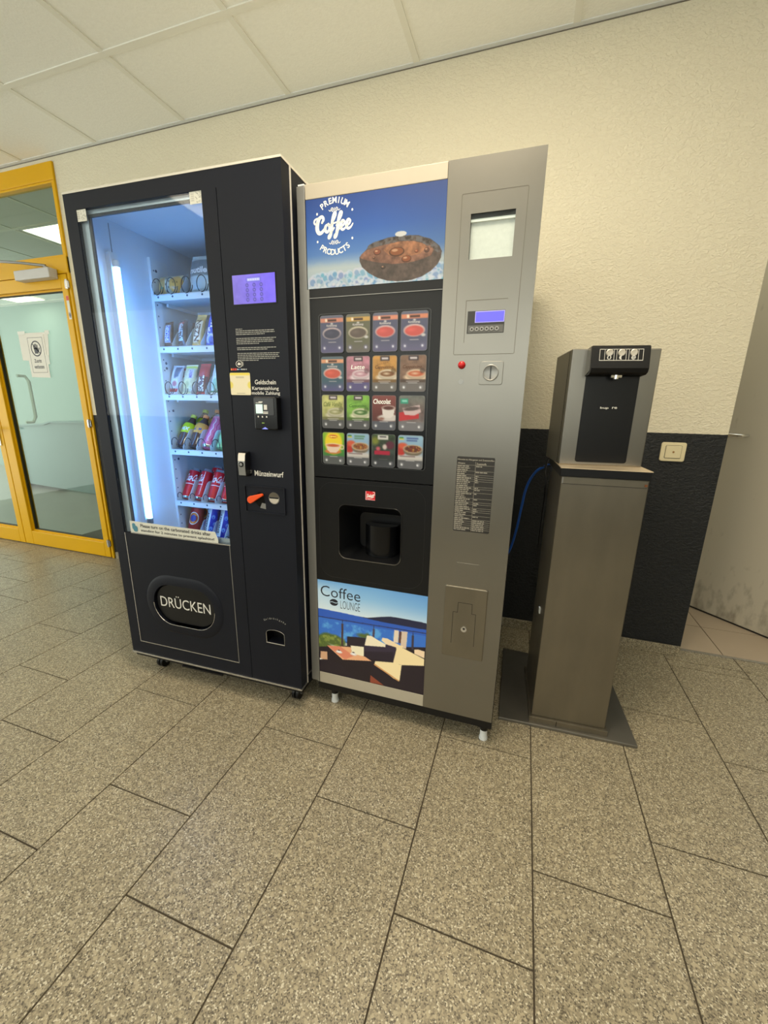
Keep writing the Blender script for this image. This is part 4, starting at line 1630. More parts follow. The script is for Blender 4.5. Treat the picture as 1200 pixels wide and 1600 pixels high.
def dec_cola(rot):
    def f(mb, h, r):
        cyl_text(mb, 'Coca-Cola', rot, 0.062, h * .56, h * .80, r, WINK, 0.02, shear=0.35)
        vv = []
        for i in range(17):
            a = -PI / 2 + rot + (i / 16 - .5) * 2.4
            vv += [(r * math.cos(a), r * math.sin(a), h * .46), (r * math.cos(a), r * math.sin(a), h * .48)]
        mb.add(vv, [(2 * i, 2 * i + 2, 2 * i + 3, 2 * i + 1) for i in range(16)], WINK)
        for rr_ in (rot + 1.1, rot - 1.5):
            a = -PI / 2 + rr_
            vv = []
            for k in (-.03, .03):
                vv += [(r * math.cos(a + k), r * math.sin(a + k), 0.02), (r * math.cos(a + k), r * math.sin(a + k), h * .9)]
            mb.add(vv, [(0, 2, 3, 1)], WINK)
    return f


CANH, CANR = 0.146, 0.0265
LEAN = math.radians(31)
XS = [0.090, 0.158, 0.228, 0.299, 0.370]
cola_where = ['leftmost of the front cans on the row of red cola cans', 'second from left in the row of red cola cans', 'third from left in the row of red cola cans',
              'fourth in its row, cut by the window edge', 'fifth red cola can, hidden beside the window edge']
cola0 = make_can('cola_can', 'x', CANH, CANR, REDCAN, dec_cola(0.0), 'cola cans on the fifth shelf')
for i, x in enumerate(XS[:4]):
    o = cola0 if i == 0 else copy_tree(cola0)
    o['label'] = 'red cola can, ' + cola_where[i]
    place(o, x, SHY + 0.034, SHZ[4] - 0.002, LEAN, 0, (0.5, -0.75, 0.35, 0.2)[i])
for i, x in enumerate(XS[1:4]):
    o = copy_tree(cola0)
    o['label'] = ('red cola can standing in the second row behind the %s front can' % ('second', 'third', 'fourth')[i])
    place(o, x + 0.004, SHY + 0.034 + 0.068, SHZ[4] + 0.004, LEAN, 0, -0.6)
for x in XS[:4]:
    spiral(shelves[4], SHZ[4], x, 0.020, -0.006, True)

# row 6: red-orange can and blue energy cans
MIXRED = mat('dark_red_can', (176, 30, 40), 0.3, metal=0.25, noise=0.03)
ORINK = mat('orange_print', (240, 140, 50), 0.4, noise=0.02)
BLUINK = mat('blue_print', (50, 70, 160), 0.4, noise=0.02)


def dec_mix(mb, h, r):
    for (rad, m) in ((0.024, WINK), (0.021, ORINK), (0.013, BLUINK)):
        c_ = []
        for t in np.linspace(0, 2 * PI, 22, endpoint=False):
            X, Z = rad * math.cos(t), rad * 1.25 * math.sin(t)
            an = -PI / 2 + 0.2 + X / r
            rr_ = r + (0.024 - rad) * 0.03
            c_.append((rr_ * math.cos(an), rr_ * math.sin(an), h * .58 + Z))
        cen = len(c_)
        an = -PI / 2 + 0.2
        c_.append((rr_ * math.cos(an) * 1.002, rr_ * math.sin(an) * 1.002, h * .58))
        mb.add(c_, [(cen, i, (i + 1) % cen) for i in range(cen)], m)


mix0 = make_can('soda_can', 'x', CANH * 1.0, 0.031, MIXRED, dec_mix, 'red orange soda cans on the bottom shelf')
mix0['label'] = 'dark red can with orange and blue round emblem at left of the bottom shelf'
place(mix0, 0.097, SHY + 0.04, SHZ[5], math.radians(22), 0, 0.0)
o = copy_tree(mix0)
o['label'] = 'dark red can standing behind the front red can of the bottom shelf'
place(o, 0.097, SHY + 0.125, SHZ[5] + 0.005, math.radians(22), 0, -0.4)
BLUECAN = mat('blue_can', (24, 52, 190), 0.3, metal=0.35, noise=0.03)
SILVINK = mat('silver_print', (196, 214, 226), 0.35, metal=0.3, noise=0.02)


def dec_energy(mb, h, r):
    vv = []
    for i in range(9):
        a = -PI / 2 - 0.5 + (i / 8 - .5) * 1.1
        vv += [(r * math.cos(a), r * math.sin(a), 0.014), (r * math.cos(a), r * math.sin(a), h - 0.016)]
    mb.add(vv, [(2 * i, 2 * i + 2, 2 * i + 3, 2 * i + 1) for i in range(8)], SILVINK)
    cyl_text(mb, 'ENERGY', -0.5, 0.012, 0.03, h - 0.03, r + 0.0004, DARKINK, 0.03, vertical=True)
    for zc, aa in ((h * .66, .5), (h * .45, .9), (h * .3, .4)):
        c_ = [((r) * math.cos(-PI / 2 + aa + 0.3 * math.cos(t)), r * math.sin(-PI / 2 + aa + 0.3 * math.cos(t)), zc + 0.010 * math.sin(t)) for t in np.linspace(0, 2 * PI, 12, endpoint=False)]
        mb.add(c_, [tuple(range(12))], mat('light_blue_print', (90, 150, 235), 0.4, noise=0.02))


en0 = make_can('energy_drink_can', 'x', 0.152, 0.0265, BLUECAN, dec_energy, 'blue energy drink cans on the bottom shelf')
for i, (x, yy, zz, lb) in enumerate(((0.183, 0.04, 0.0, 'blue and silver energy can next to the dark red can, front row'),
                                     (0.254, 0.04, 0.0, 'blue and silver energy can, second from left in the front row of blue cans'),
                                     (0.325, 0.04, 0.0, 'blue and silver energy can at the right edge of the window, bottom shelf'),
                                     (0.186, 0.11, 0.006, 'blue energy can behind the first blue can of the bottom shelf'),
                                     (0.257, 0.11, 0.006, 'blue energy can behind the second blue can of the bottom shelf'))):
    o = en0 if i == 0 else copy_tree(en0)
    o['label'] = lb
    place(o, x, SHY + yy, SHZ[5] + zz, math.radians(24), 0, (0.25, 0.2, 0.2, -0.2, -0.3)[i])
for x in (0.090, 0.183, 0.254, 0.325):
    spiral(shelves[5], SHZ[5], x, 0.020, -0.006, True)

# row 4: two bottles, a tall pink can, a pale bottle
COLAB = mat('dark_drink', (96, 66, 56), 0.15, coat=0.6, noise=0.08)


def make_bottle(label, h, r, liquid, labelm, capm, mark):
    t = thing('drink_bottle', label, 'bottle')
    mb = MB()
    prof = [(r * .6, 0), (r * .95, 0.004), (r, 0.015), (r * .92, 0.035), (r, 0.055), (r, h * .52), (r * .97, h * .60), (r * .72, h * .76), (r * .40, h * .88), (r * .38, h * .93)]
    mb.lathe(prof, liquid, 24)
    mb.build('bottle_body', t, smooth=True)
    mb = MB()
    mb.lathe([(r + .0006, h * .40), (r + .0008, h * .42), (r + .0008, h * .66 - .004), (r * .90, h * .70)], labelm, 24, closed=False)
    lb_ = mb.build('bottle_label', t, smooth=True)
    mb = MB()
    cyl_text(mb, mark, 0.1, 0.04, h * .46, h * .56, r + .0014, WINK if mark != 'o' else BLUINK, 0.03, shear=.2)
    mb.build('label_print', lb_)
    mb = MB()
    mb.lathe([(r * .42, h * .91), (r * .44, h * .92), (r * .44, h), (r * .40, h + .001)], capm, 20)
    mb.build('cap', t, smooth=True)
    return t


b1 = make_bottle('small dark drink bottle with yellow-green label and cap at left of fourth shelf', 0.165, 0.0295, COLAB,
                 mat('lime_label', (206, 226, 40), 0.4, noise=0.05), mat('lime_cap', (200, 214, 70), 0.4, noise=0.03), 'MIX')
place(b1, 0.0915, SHY + 0.036, SHZ[3], math.radians(34))
b2 = make_bottle('small dark drink bottle with orange label and cap, second on fourth shelf', 0.165, 0.0295, COLAB,
                 mat('orange_label', (238, 176, 84), 0.4, noise=0.05), mat('orange_cap', (232, 130, 60), 0.4, noise=0.03), 'o')
place(b2, 0.158, SHY + 0.037, SHZ[3], math.radians(34))
for i, (x, sb) in enumerate(((0.0915, b1), (0.159, b2))):
    o = copy_tree(sb)
    o['label'] = ['dark drink bottle with yellow-green cap standing in the back row', 'dark drink bottle with orange cap standing in the back row'][i]
    place(o, x, SHY + 0.135, SHZ[3] + 0.012, math.radians(26))
PINKCAN = mat('pink_can', (226, 128, 168), 0.3, metal=0.35, noise=0.06, nscale=60)


def dec_pink(mb, h, r):
    for k in range(4):
        a0 = -PI / 2 - 0.75 + k * 0.5
        vv = []
        for i in range(12):
            z = 0.025 + (h - 0.05) * i / 11
            a = a0 + 0.10 * math.sin(i * 1.9 + k)
            vv += [(r * math.cos(a - .045), r * math.sin(a - .045), z), (r * math.cos(a + .045), r * math.sin(a + .045), z)]
        mb.add(vv, [(2 * i, 2 * i + 1, 2 * i + 3, 2 * i + 2) for i in range(11)], [WINK, mat('magenta_print', (190, 50, 110), 0.4, noise=0.02)][k % 2])


pk = make_can('energy_drink_can', 'tall pink energy drink can leaning back on the fourth shelf', 0.166, 0.031, PINKCAN, dec_pink)
place(pk, 0.226, SHY + 0.038, SHZ[3], math.radians(38), 0, 0)
b4 = make_bottle('pale green drink bottle at the right window edge of the fourth shelf', 0.19, 0.028, mat('pale_green_drink', (150, 206, 150), 0.2, coat=.5, noise=.05),
                 mat('white_label', (214, 226, 226), 0.4, noise=0.05), mat('green_cap', (60, 160, 80), 0.4, noise=0.03), 'Vit')
place(b4, 0.303, SHY + 0.036, SHZ[3], math.radians(30))
for x in (0.088, 0.158, 0.228, 0.299):
    spiral(shelves[3], SHZ[3], x, 0.026, 0.0, True)


# pouches and wrapped bars: pillow with crimped ends, print in the colour attribute
def pouch(name, label, cat, w, h, t, cv, group=None, crimp=0.07, back=(200, 200, 200)):
    nx, nz = cv.nx, cv.nz
    U, V = cv.u, cv.v
    e = np.clip(np.minimum(V, 1 - V) / crimp, 0, 1)
    prof = np.sqrt(np.clip(1 - (2 * U - 1) ** 2, 0, 1)) ** 0.8 * np.sin(np.clip(np.minimum(V, 1 - V) * 2.6, 0, 1) * PI / 2) * (e > 0.99) * 1.0
    prof = prof + 0.03 * cv.noise(9, 5) * (e > .99)
    waist = 1 - 0.05 * np.sin(V * PI)
    X = (U - .5) * w * waist
    Z = (1 - V) * h
    zig = np.where(e < 0.99, 0.0008 * np.sign(np.sin(U * 70)), 0)
    Yf = -prof * t / 2 + zig - 0.0003
    Yb = prof * t / 2 * 0.85 + zig + 0.0003
    mb = MB()
    k = mb.slot(PRINTG)
    n = nx * nz
    mb.v = [tuple(p) for p in np.stack([X, Yf, Z], -1).reshape(-1, 3)] + [tuple(p) for p in np.stack([X, Yb, Z], -1).reshape(-1, 3)]
    for j in range(nz - 1):
        for i in range(nx - 1):
            a = j * nx + i
            mb.f.append((a, a + nx, a + nx + 1, a + 1))
            mb.f.append((n + a, n + a + 1, n + a + nx + 1, n + a + nx))
    for i in range(nx - 1):
        mb.f.append((i, i + 1, n + i + 1, n + i))
        a = (nz - 1) * nx + i
        mb.f.append((a, n + a, n + a + 1, a + 1))
    for j in range(nz - 1):
        a = j * nx
        mb.f.append((a, n + a, n + a + nx, a + nx))
        a = j * nx + nx - 1
        mb.f.append((a, a + nx, n + a + nx, n + a))
    mb.mi = [k] * len(mb.f)
    lc = cv.linear().reshape(-1, 3)
    mb.cols = np.concatenate([lc, lc], 0)
    o = mb.build(name, None, smooth=True)
    tag(o, label, cat, group)
    return o, lambda x, z: (float(np.interp(0, [0], [0])) - t / 2 * math.sqrt(max(0, 1 - (2 * x / w) ** 2)) ** 0.8 * math.sin(min(1, min(z / h, 1 - z / h) * 2.6) * PI / 2) - 0.0012)


def pouch_text(o, surf, s, x0, x1, z0, z1, m, bold=0.02, vertical=False, shear=0.0, name='print'):
    mb = MB()
    v, f = glyphs(s, bold)
    mn, mx = v.min(0), v.max(0)
    w = (v - mn) / (mx - mn)
    out = []
    for a, b in w:
        if vertical:
            a, b = 1 - b, a
        X = x0 + a * (x1 - x0) + shear * b * (z1 - z0)
        Z = z0 + b * (z1 - z0)
        out.append((X, surf(X, Z), Z))
    mb.add(out, f, m)
    return mb.build(name, o)


def bar_canvas(bgc, fn=None, nx=14, nz=40):
    c = Canvas(nx, nz, 3.4, bgc)
    c.c += (c.noise(7, 9)[..., None] - .5) * 50
    if fn:
        fn(c)
    c.rect(0, 1, 0, 0.055, [min(255, x * 1.15 + 10) for x in bgc])
    c.rect(0, 1, 0.945, 1, [min(255, x * 1.15 + 10) for x in bgc])
    return c


# row 2: chocolate bars
BL = math.radians(20)


def snick(c):
    c.poly([(0.15, 0.12), (0.85, 0.16), (0.85, 0.88), (0.15, 0.84)], (226, 228, 240))
    c.poly([(0.24, 0.15), (0.76, 0.18), (0.76, 0.85), (0.24, 0.82)], (40, 60, 190))


o, sf = pouch('chocolate_bar', 'brown wrapped chocolate bar with blue panel, leftmost on second shelf', 'chocolate bar', 0.042, 0.108, 0.022, bar_canvas((92, 56, 44), snick))
pouch_text(o, sf, 'SNICKERS', -0.009, 0.009, 0.020, 0.090, WINK, 0.03, vertical=True)
place(o, 0.092, SHY + 0.018, SHZ[1], BL, math.radians(-9))


def lion(c):
    c.poly([(0.1, 0.05), (0.8, 0.0), (0.55, 0.35), (0.1, 0.45)], (196, 60, 50))
    c.poly([(0.3, 0.1), (0.55, 0.1), (0.45, 0.5), (0.2, 0.5)], (226, 220, 214))


o, sf = pouch('chocolate_bar', 'brown and silver wrapped chocolate bar, second on second shelf', 'chocolate bar', 0.044, 0.112, 0.024, bar_canvas((86, 66, 62), lion))
pouch_text(o, sf, 'BALISTO', -0.010, 0.010, 0.020, 0.092, SILVINK, 0.03, vertical=True)
place(o, 0.163, SHY + 0.018, SHZ[1], BL, math.radians(-9))
for i, x in enumerate((0.098, 0.168)):
    o, sf = pouch('chocolate_bar', ['brown chocolate bar behind the blue-panelled bar on second shelf', 'brown chocolate bar behind the brown and silver bar on second shelf'][i],
                  'chocolate bar', 0.042, 0.108, 0.022, bar_canvas((100, 66, 52)))
    place(o, x, SHY + 0.070, SHZ[1] + 0.002, BL)


def gold(c):
    c.poly([(0.1, 0.30), (0.9, 0.22), (0.9, 0.82), (0.1, 0.92)], (236, 226, 206))


o, sf = pouch('wafer_bar', 'gold and white crinkled wafer bar, third on second shelf', 'wafer bar', 0.046, 0.132, 0.026, bar_canvas((206, 170, 96), gold))
pouch_text(o, sf, 'NZEN', -0.012, 0.012, 0.016, 0.105, mat('brown_print', (110, 70, 40), .5, noise=.02), 0.04, vertical=True)
place(o, 0.232, SHY + 0.020, SHZ[1], BL, math.radians(2))


def bluebag(c):
    c.ell(0.5, 0.85, 0.4, 0.16, (214, 222, 240))
    c.ell(0.5, 0.86, 0.25, 0.1, (40, 80, 200))
    c.rect(0, 1, 0.0, 0.06, (226, 214, 120))


o, sf = pouch('snack_bag', 'bright blue snack bag beside the window edge on second shelf', 'snack bag', 0.062, 0.140, 0.034, bar_canvas((30, 70, 200), bluebag, 18, 40))
pouch_text(o, sf, 'Tuc', -0.018, 0.018, 0.040, 0.110, WINK, 0.05, vertical=True)
place(o, 0.303, SHY + 0.024, SHZ[1], BL)

# row 3: pouches behind wire loops


def p1(c):
    c.poly([(0.0, 0.0), (0.45, 0.0), (0.30, 0.5), (0.0, 0.55)], (226, 234, 240))
    c.poly([(0.35, 0.05), (0.95, 0.02), (0.8, 0.42), (0.45, 0.5)], (90, 104, 130))
    c.ell(0.5, 0.66, 0.36, 0.16, (220, 232, 214))
    c.ell(0.55, 0.68, 0.2, 0.09, (196, 120, 140))
    c.rect(0, 1, 0.84, 1, (206, 50, 60))


o, sf = pouch('sweets_bag', 'white, grey and red sweets bag, leftmost on third shelf', 'sweets bag', 0.056, 0.125, 0.030, bar_canvas((196, 200, 210), p1, 20, 44))
place(o, 0.091, SHY + 0.026, SHZ[2], BL)


def p1b(c):
    c.rect(0, 1, 0.1, 0.5, (200, 60, 70))
    c.rect(0.2, 0.8, 0.2, 0.4, (226, 226, 236))


o, sf = pouch('sweets_bag', 'red and white sweets bag standing behind the leftmost bag on third shelf', 'sweets bag', 0.056, 0.125, 0.024, bar_canvas((200, 190, 200), p1b, 20, 44))
place(o, 0.093, SHY + 0.074, SHZ[2] + 0.003, BL)


def p2(c):
    c.rect(0, 1, 0.05, 0.14, (216, 226, 90))
    c.rect(0.45, 0.85, 0.2, 0.5, (226, 226, 240))
    c.ell(0.45, 0.68, 0.30, 0.18, (232, 226, 170))
    c.ell(0.5, 0.70, 0.17, 0.09, (200, 196, 140))


o, sf = pouch('sweets_bag', 'pale yellow sweets bag with green top edge, second on third shelf', 'sweets bag', 0.060, 0.128, 0.030, bar_canvas((214, 214, 180), p2, 20, 44))
pouch_text(o, sf, 'MENT', 0.004, 0.018, 0.066, 0.100, mat('purple_print', (110, 80, 180), .5, noise=.02), 0.02, vertical=True)
place(o, 0.160, SHY + 0.026, SHZ[2], BL)


def p3(c):
    c.poly([(0.1, 0.1), (0.9, 0.1), (0.9, 0.35), (0.1, 0.45)], (190, 50, 60))
    c.rect(0, 1, 0.45, 1, (96, 40, 50))


o, sf = pouch('sweets_bag', 'red and maroon bag with white letters, third on third shelf', 'sweets bag', 0.052, 0.132, 0.028, bar_canvas((186, 60, 66), p3, 20, 44))
pouch_text(o, sf, 'SKITL', -0.014, 0.012, 0.010, 0.076, WINK, 0.05, vertical=True)
place(o, 0.230, SHY + 0.025, SHZ[2], BL)


def p4(c):
    c.ell(0.5, 0.7, 0.3, 0.2, (150, 200, 170))
    c.rect(0, 1, 0.9, 1, (60, 140, 80))


o, sf = pouch('sweets_bag', 'pale turquoise bag at the window edge on third shelf', 'sweets bag', 0.054, 0.128, 0.028, bar_canvas((206, 222, 226), p4, 20, 44))
place(o, 0.300, SHY + 0.025, SHZ[2], BL)
for x in (0.088, 0.158, 0.228, 0.299):
    spiral(shelves[2], SHZ[2], x, 0.026, -0.004)


# row 1: twin cookie pack and a clear bag
def cookies(c):
    c.ell(0.20, 0.55, 0.22, 0.44, (214, 168, 100))
    c.ell(0.80, 0.52, 0.24, 0.46, (222, 170, 84))
    c.rect(0.38, 0.58, 0.05, 0.95, (206, 206, 190))
    for k in range(5):
        c.ell(0.42 + 0.12 * (k % 2), 0.2 + k * 0.16, 0.03, 0.05, (60, 60, 60))
    c.ell(0.72, 0.42, 0.02, 0.04, (90, 60, 30))
    c.ell(0.86, 0.42, 0.02, 0.04, (90, 60, 30))
    c.poly([(0.68, 0.62), (0.80, 0.70), (0.92, 0.62), (0.80, 0.75)], (110, 70, 30))
    c.ell(0.22, 0.68, 0.05, 0.05, (120, 170, 130))


cc = Canvas(40, 24, 0.62, (206, 196, 160))
cookies(cc)
o, sf = pouch('cookie_pack', 'clear pack of round golden cookies, left on the top shelf', 'cookie pack', 0.118, 0.072, 0.042, cc, crimp=0.02)
place(o, 0.1245, SHY + 0.030, SHZ[0], math.radians(8))
cb = Canvas(36, 46, 1.35, (122, 128, 132))
cb.c += (cb.noise(6, 2)[..., None] - .5) * 60
cb.rect(0, 1, 0.0, 0.16, (214, 224, 222))
cb.rect(0.1, 0.9, 0.60, 0.97, (196, 214, 222))
o, sf = pouch('nut_bag', 'large grey snack bag with white top, right on the top shelf', 'snack bag', 0.118, 0.150, 0.050, cb)
pouch_text(o, sf, 'nutile', -0.045, 0.035, 0.070, 0.094, WINK, 0.03)
place(o, 0.263, SHY + 0.040, SHZ[0], math.radians(14))
for (x, dxx) in ((0.080, 0), (0.150, 0), (0.222, 0), (0.295, 0)):
    spiral(shelves[0], SHZ[0], x, 0.030, dxx)
for x in (0.107, 0.178, 0.249):
    pass

# ================================================================== COFFEE MACHINE
BX, BY, BA = -0.6656, -0.8807, 0.0063
BW, BT, BB = 0.6557, 1.7584, 0.1045
cm = thing('coffee_machine', 'tall grey and black hot drinks machine with coffee poster header', 'vending machine', (BX, BY, 0), BA)
m_ = MB()
ENAMEL = mat('light_grey_enamel', (196, 192, 182), 0.45, noise=0.03)
m_.box(-0.028, BW, 0.13, 0.70, BB, BT - 0.012, ENAMEL)
m_.box(-0.028, 0.08, 0.030, 0.13, BB, BT - 0.012, ENAMEL).box(0.335, BW, 0.030, 0.13, BB, BT - 0.012, ENAMEL)
m_.box(0.08, 0.335, 0.030, 0.13, BB, 0.615, ENAMEL).box(0.08, 0.335, 0.030, 0.13, 0.84, BT - 0.012, ENAMEL)
m_.build('body', cm, bevel=0.002)
m_ = MB()
m_.box(-0.030, -0.003, 0.004, 0.030, BB, BT, STEELG)
m_.build('side_strip', cm, bevel=0.002)
m_ = MB()
m_.box(-0.024, -0.004, 0.004, 0.05, BT, BT + 0.004, WHITEP)
m_.box(0.004, 0.034, 0.035, 0.06, BT - 0.012, BT + 0.004, BLACKD)
m_.build('top_hinge', cm)
m_ = MB()
m_.box(0.0, 0.4155, 0.0, 0.028, 1.7193, BT, CREAM)
m_.build('header_strip', cm, bevel=0.0015)
m_ = MB()
m_.box(0.416, BW, 0.0, 0.5 * 0.05, BB, 0.4, STEEL)
# steel side door with the display window cut out
m_ = MB()
WX0_, WX1_, WZ0_, WZ1_ = 0.4815, 0.5935, 1.526, 1.6325
m_.box(0.4165, WX0_, 0.0, 0.028, BB, BT, STEEL)
m_.box(WX1_, BW, 0.0, 0.028, BB, BT, STEEL)
m_.box(WX0_, WX1_, 0.0, 0.028, WZ1_, BT, STEEL)
m_.box(WX0_, WX1_, 0.0, 0.028, BB, WZ0_, STEEL)
sd = m_.build('steel_front', cm)
m_ = MB()
m_.box(WX0_ + 0.0005, WX1_ - 0.0005, 0.0120, 0.0135, WZ0_ + 0.0005, WZ1_ - 0.0005, mat('speckled_card', (232, 228, 216), 0.7, noise=0.10, nscale=90))
m_.build('window_card', sd)
m_ = MB()
m_.box(WX0_, WX1_, 0.0045, 0.0118, WZ1_ - 0.010, WZ1_, GROOVE)
m_.box(WX0_, WX1_, 0.0060, 0.0118, WZ1_ - 0.017, WZ1_ - 0.010, mat('lit_paper_edge', (252, 250, 238), 0.5, noise=0.01))  # near-white strip, the paper edge's lit look put into its colour
m_.build('window_visor', sd)
m_ = MB()
m_.box(WX0_, WX1_, 0.002, 0.0035, WZ0_, WZ1_, GLASS)
m_.build('window_pane', sd)
m_ = MB()
LINE = mat('steel_groove', (96, 91, 80), 0.6, noise=0.05)
frame_loop(m_, 0.4555, 0.6205, 1.2885, 1.680, 0.004, 0.0012, -0.0004, 0.0, LINE)
m_.box(0.4825, 0.5925, -0.0004, 0, 1.4262, 1.4275, LINE)
m_.box(0.4825, 0.4838, -0.0004, 0, 1.320, 1.4262, LINE)
m_.build('flap_outline', sd)
# control unit
m_ = MB()
m_.box(0.4893, 0.588, -0.0010, 0.0, 1.3430, 1.3997, mat('control_black', (46, 45, 42), 0.4, noise=0.04))
ct = m_.build('control_panel', sd)
m_ = MB()
m_.box(0.4925, 0.586, -0.0014, -0.0010, 1.3445, 1.3635, mat('control_grey', (96, 96, 94), 0.5, noise=0.04))
m_.build('key_strip', ct)
m_ = MB()
m_.box(0.5098, 0.5875, -0.0018, -0.0010, 1.3700, 1.3985, mat('lcd_frame', (166, 160, 226), 0.4, emit=0.35, noise=0.02))
m_.box(0.5115, 0.5858, -0.0022, -0.0018, 1.3720, 1.3965, LCDB)
m_.build('lcd_display', ct)
for k in range(6):
    m_ = MB()
    m_.cyl((0.503 + k * 0.0133, -0.0014, 1.354), 0.0056, 'y', -0.0012, mat('key_grey', (150, 150, 148), 0.4, noise=0.03), 14)
    m_.cyl((0.503 + k * 0.0133, -0.0026, 1.354), 0.0025, 'y', -0.0003, GROOVE, 8)
    m_.build('key', ct)
m_ = MB()
m_.lathe([(0.0105, 0), (0.0105, 0.003), (0.0085, 0.008), (0.004, 0.0105), (0.0005, 0.011)], RED, 22, Matrix.Translation((0.4812, 0, 1.2612)) @ Matrix.Rotation(PI / 2, 4, 'X'))
rb = m_.build('push_button', sd, smooth=True)
rb['label'] = 'red round button'
m_ = MB()
m_.prism_y(rr_loop(0.5312, 0.5955, 1.2080, 1.2702, 0.006), -0.0022, 0, STEEL)
cpl = m_.build('coin_plate', sd, bevel=0.001)
m_ = MB()
m_.lathe([(0.0222, 0), (0.0222, 0.0018), (0.020, 0.0028), (0.017, 0.0012), (0.001, 0.0010)], STEELG, 30, Matrix.Translation((0.5622, -0.0022, 1.2398)) @ Matrix.Rotation(PI / 2, 4, 'X'))
m_.box(0.5612, 0.5632, -0.0058, -0.0026, 1.224, 1.256, BLACKD)
m_.build('coin_slot', cpl, smooth=True)
m_ = MB()
m_.cyl((0.4812, 0, 1.2165), 0.0068, 'y', -0.001, STEELG, 18)
m_.build('plug', sd)
# allergen sticker
m_ = MB()
STK = mat('sticker_black', (40, 38, 36), 0.5, noise=0.05)
m_.prism_y(rr_loop(0.4845, 0.5945, 0.7735, 1.0045, 0.004), -0.0008, 0, STK)
ss = m_.build('allergen_sticker', sd)
m_ = MB()
PK = mat('sticker_print', (150, 145, 134), 0.6, noise=0.02)
text(m_, 'Hinweise zu Allergenen und Zusatzstoffen', 0.4865, 0.5925, 0.9925, 0.9985, -0.0012, PK, 0.03)
text(m_, 'Allergene', 0.4870, 0.509, 0.9815, 0.9875, -0.0012, PK, 0.03)
text(m_, 'Zusatzstoffe', 0.5425, 0.571, 0.9815, 0.9875, -0.0012, PK, 0.03)
rn = random.Random(11)
zs = [0.9905, 0.979]
m_.box(0.5395, 0.5403, -0.0012, -0.0008, 0.776, 0.990, PK)
z = 0.9785
rows = [3, 2, 1, 1, 1, 3, 1, 2, 3, 2, 1, 2, 1, 1, 2, 2, 1, 1, 1, 1, 1, 1]
for i, r_ in enumerate(rows):
    m_.box(0.4850, 0.594, -0.0012, -0.0008, z + 0.0012, z + 0.0018, PK)
    hh = 0.0056 * r_
    for k in range(r_):
        word_lines(m_, 0.4868, 0.5375, z - 0.0006 - k * 0.0056, 0.005, 0.0030, 1, -0.0012, PK, rn, rn.uniform(.45, .95))
    word_lines(m_, 0.5418, 0.592, z - 0.0006, 0.005, 0.0028, 1, -0.0012, PK, rn, rn.uniform(.12, .35) if i < 16 and i not in (1,) else 0.7)
    z -= hh + 0.0006
    if z < 0.779:
        break
m_.build('sticker_print', ss)
# small flush plate and coin return plate
m_ = MB()
m_.box(0.5045, 0.573, -0.0008, 0.0, 0.6245, 0.6695, STEEL)
m_.build('flush_plate', sd, bevel=0.0006)
m_ = MB()
m_.prism_y(rr_loop(0.4725, 0.6073, 0.3340, 0.5880, 0.004), -0.005, 0, STEELD)
rp = m_.build('return_plate', sd, bevel=0.002)
m_ = MB()
kk = [(0.502, 0.385), (0.5025, 0.499), (0.5165, 0.499), (0.5175, 0.5345), (0.562, 0.5345), (0.5625, 0.500), (0.575, 0.500), (0.576, 0.385)]
for a_, b_ in zip(kk[:-1], kk[1:]):
    stroke(m_, [a_, b_], 0.0016, -0.0054, GROOVE)
m_.build('flap_outline', rp)
m_ = MB()
m_.cyl((0.541, -0.005, 0.4415), 0.0095, 'y', -0.003, CHROME, 22)
m_.cyl((0.541, -0.008, 0.444), 0.004, 'y', -0.0004, GROOVE, 10)
m_.build('key_cylinder', rp, smooth=True)

# header poster (homography coordinates are those of a crop of the photograph)
pc = Canvas(300, 170, 0.565, (50, 100, 190))
pc.grad_v([(0, (38, 78, 158)), (0.35, (52, 104, 190)), (0.62, (92, 140, 206)), (0.78, (190, 206, 214)), (0.9, (170, 196, 216)), (1, (150, 184, 216))])
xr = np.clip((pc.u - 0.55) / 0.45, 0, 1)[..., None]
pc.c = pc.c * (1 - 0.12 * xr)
H1 = homography([(30, 163), (1147, 0), (1112, 775), (55, 858)])
n1 = pc.noise(10, 3)
snow = np.clip((pc.v - 0.66 - 0.10 * n1) / 0.08, 0, 1)
pc.put(snow * 0.45, (206, 216, 206))
rr = np.random.RandomState(5)
for k in range(150):
    cu_, cv_ = rr.rand(), 0.84 + rr.rand() * 0.18
    ru = 0.012 + rr.rand() * 0.022
    pc.ell(cu_, cv_, ru, ru / .565, (206 + rr.randint(-10, 20), 222, 236), 2.0, a=0.7)
    pc.ell(cu_ + ru * .2, cv_ + ru * .5, ru * .72, ru * .72 / .565, (70 + rr.randint(0, 60), 130 + rr.randint(0, 50), 196), 2.5, a=0.6)
for k in range(60):
    cu_, cv_ = rr.rand(), 0.95 + rr.rand() * 0.06
    pc.ell(cu_, cv_, 0.012, 0.02, (226, 232, 236), 2, a=.7)


def P1(pts):
    return [H1(*p) for p in pts]


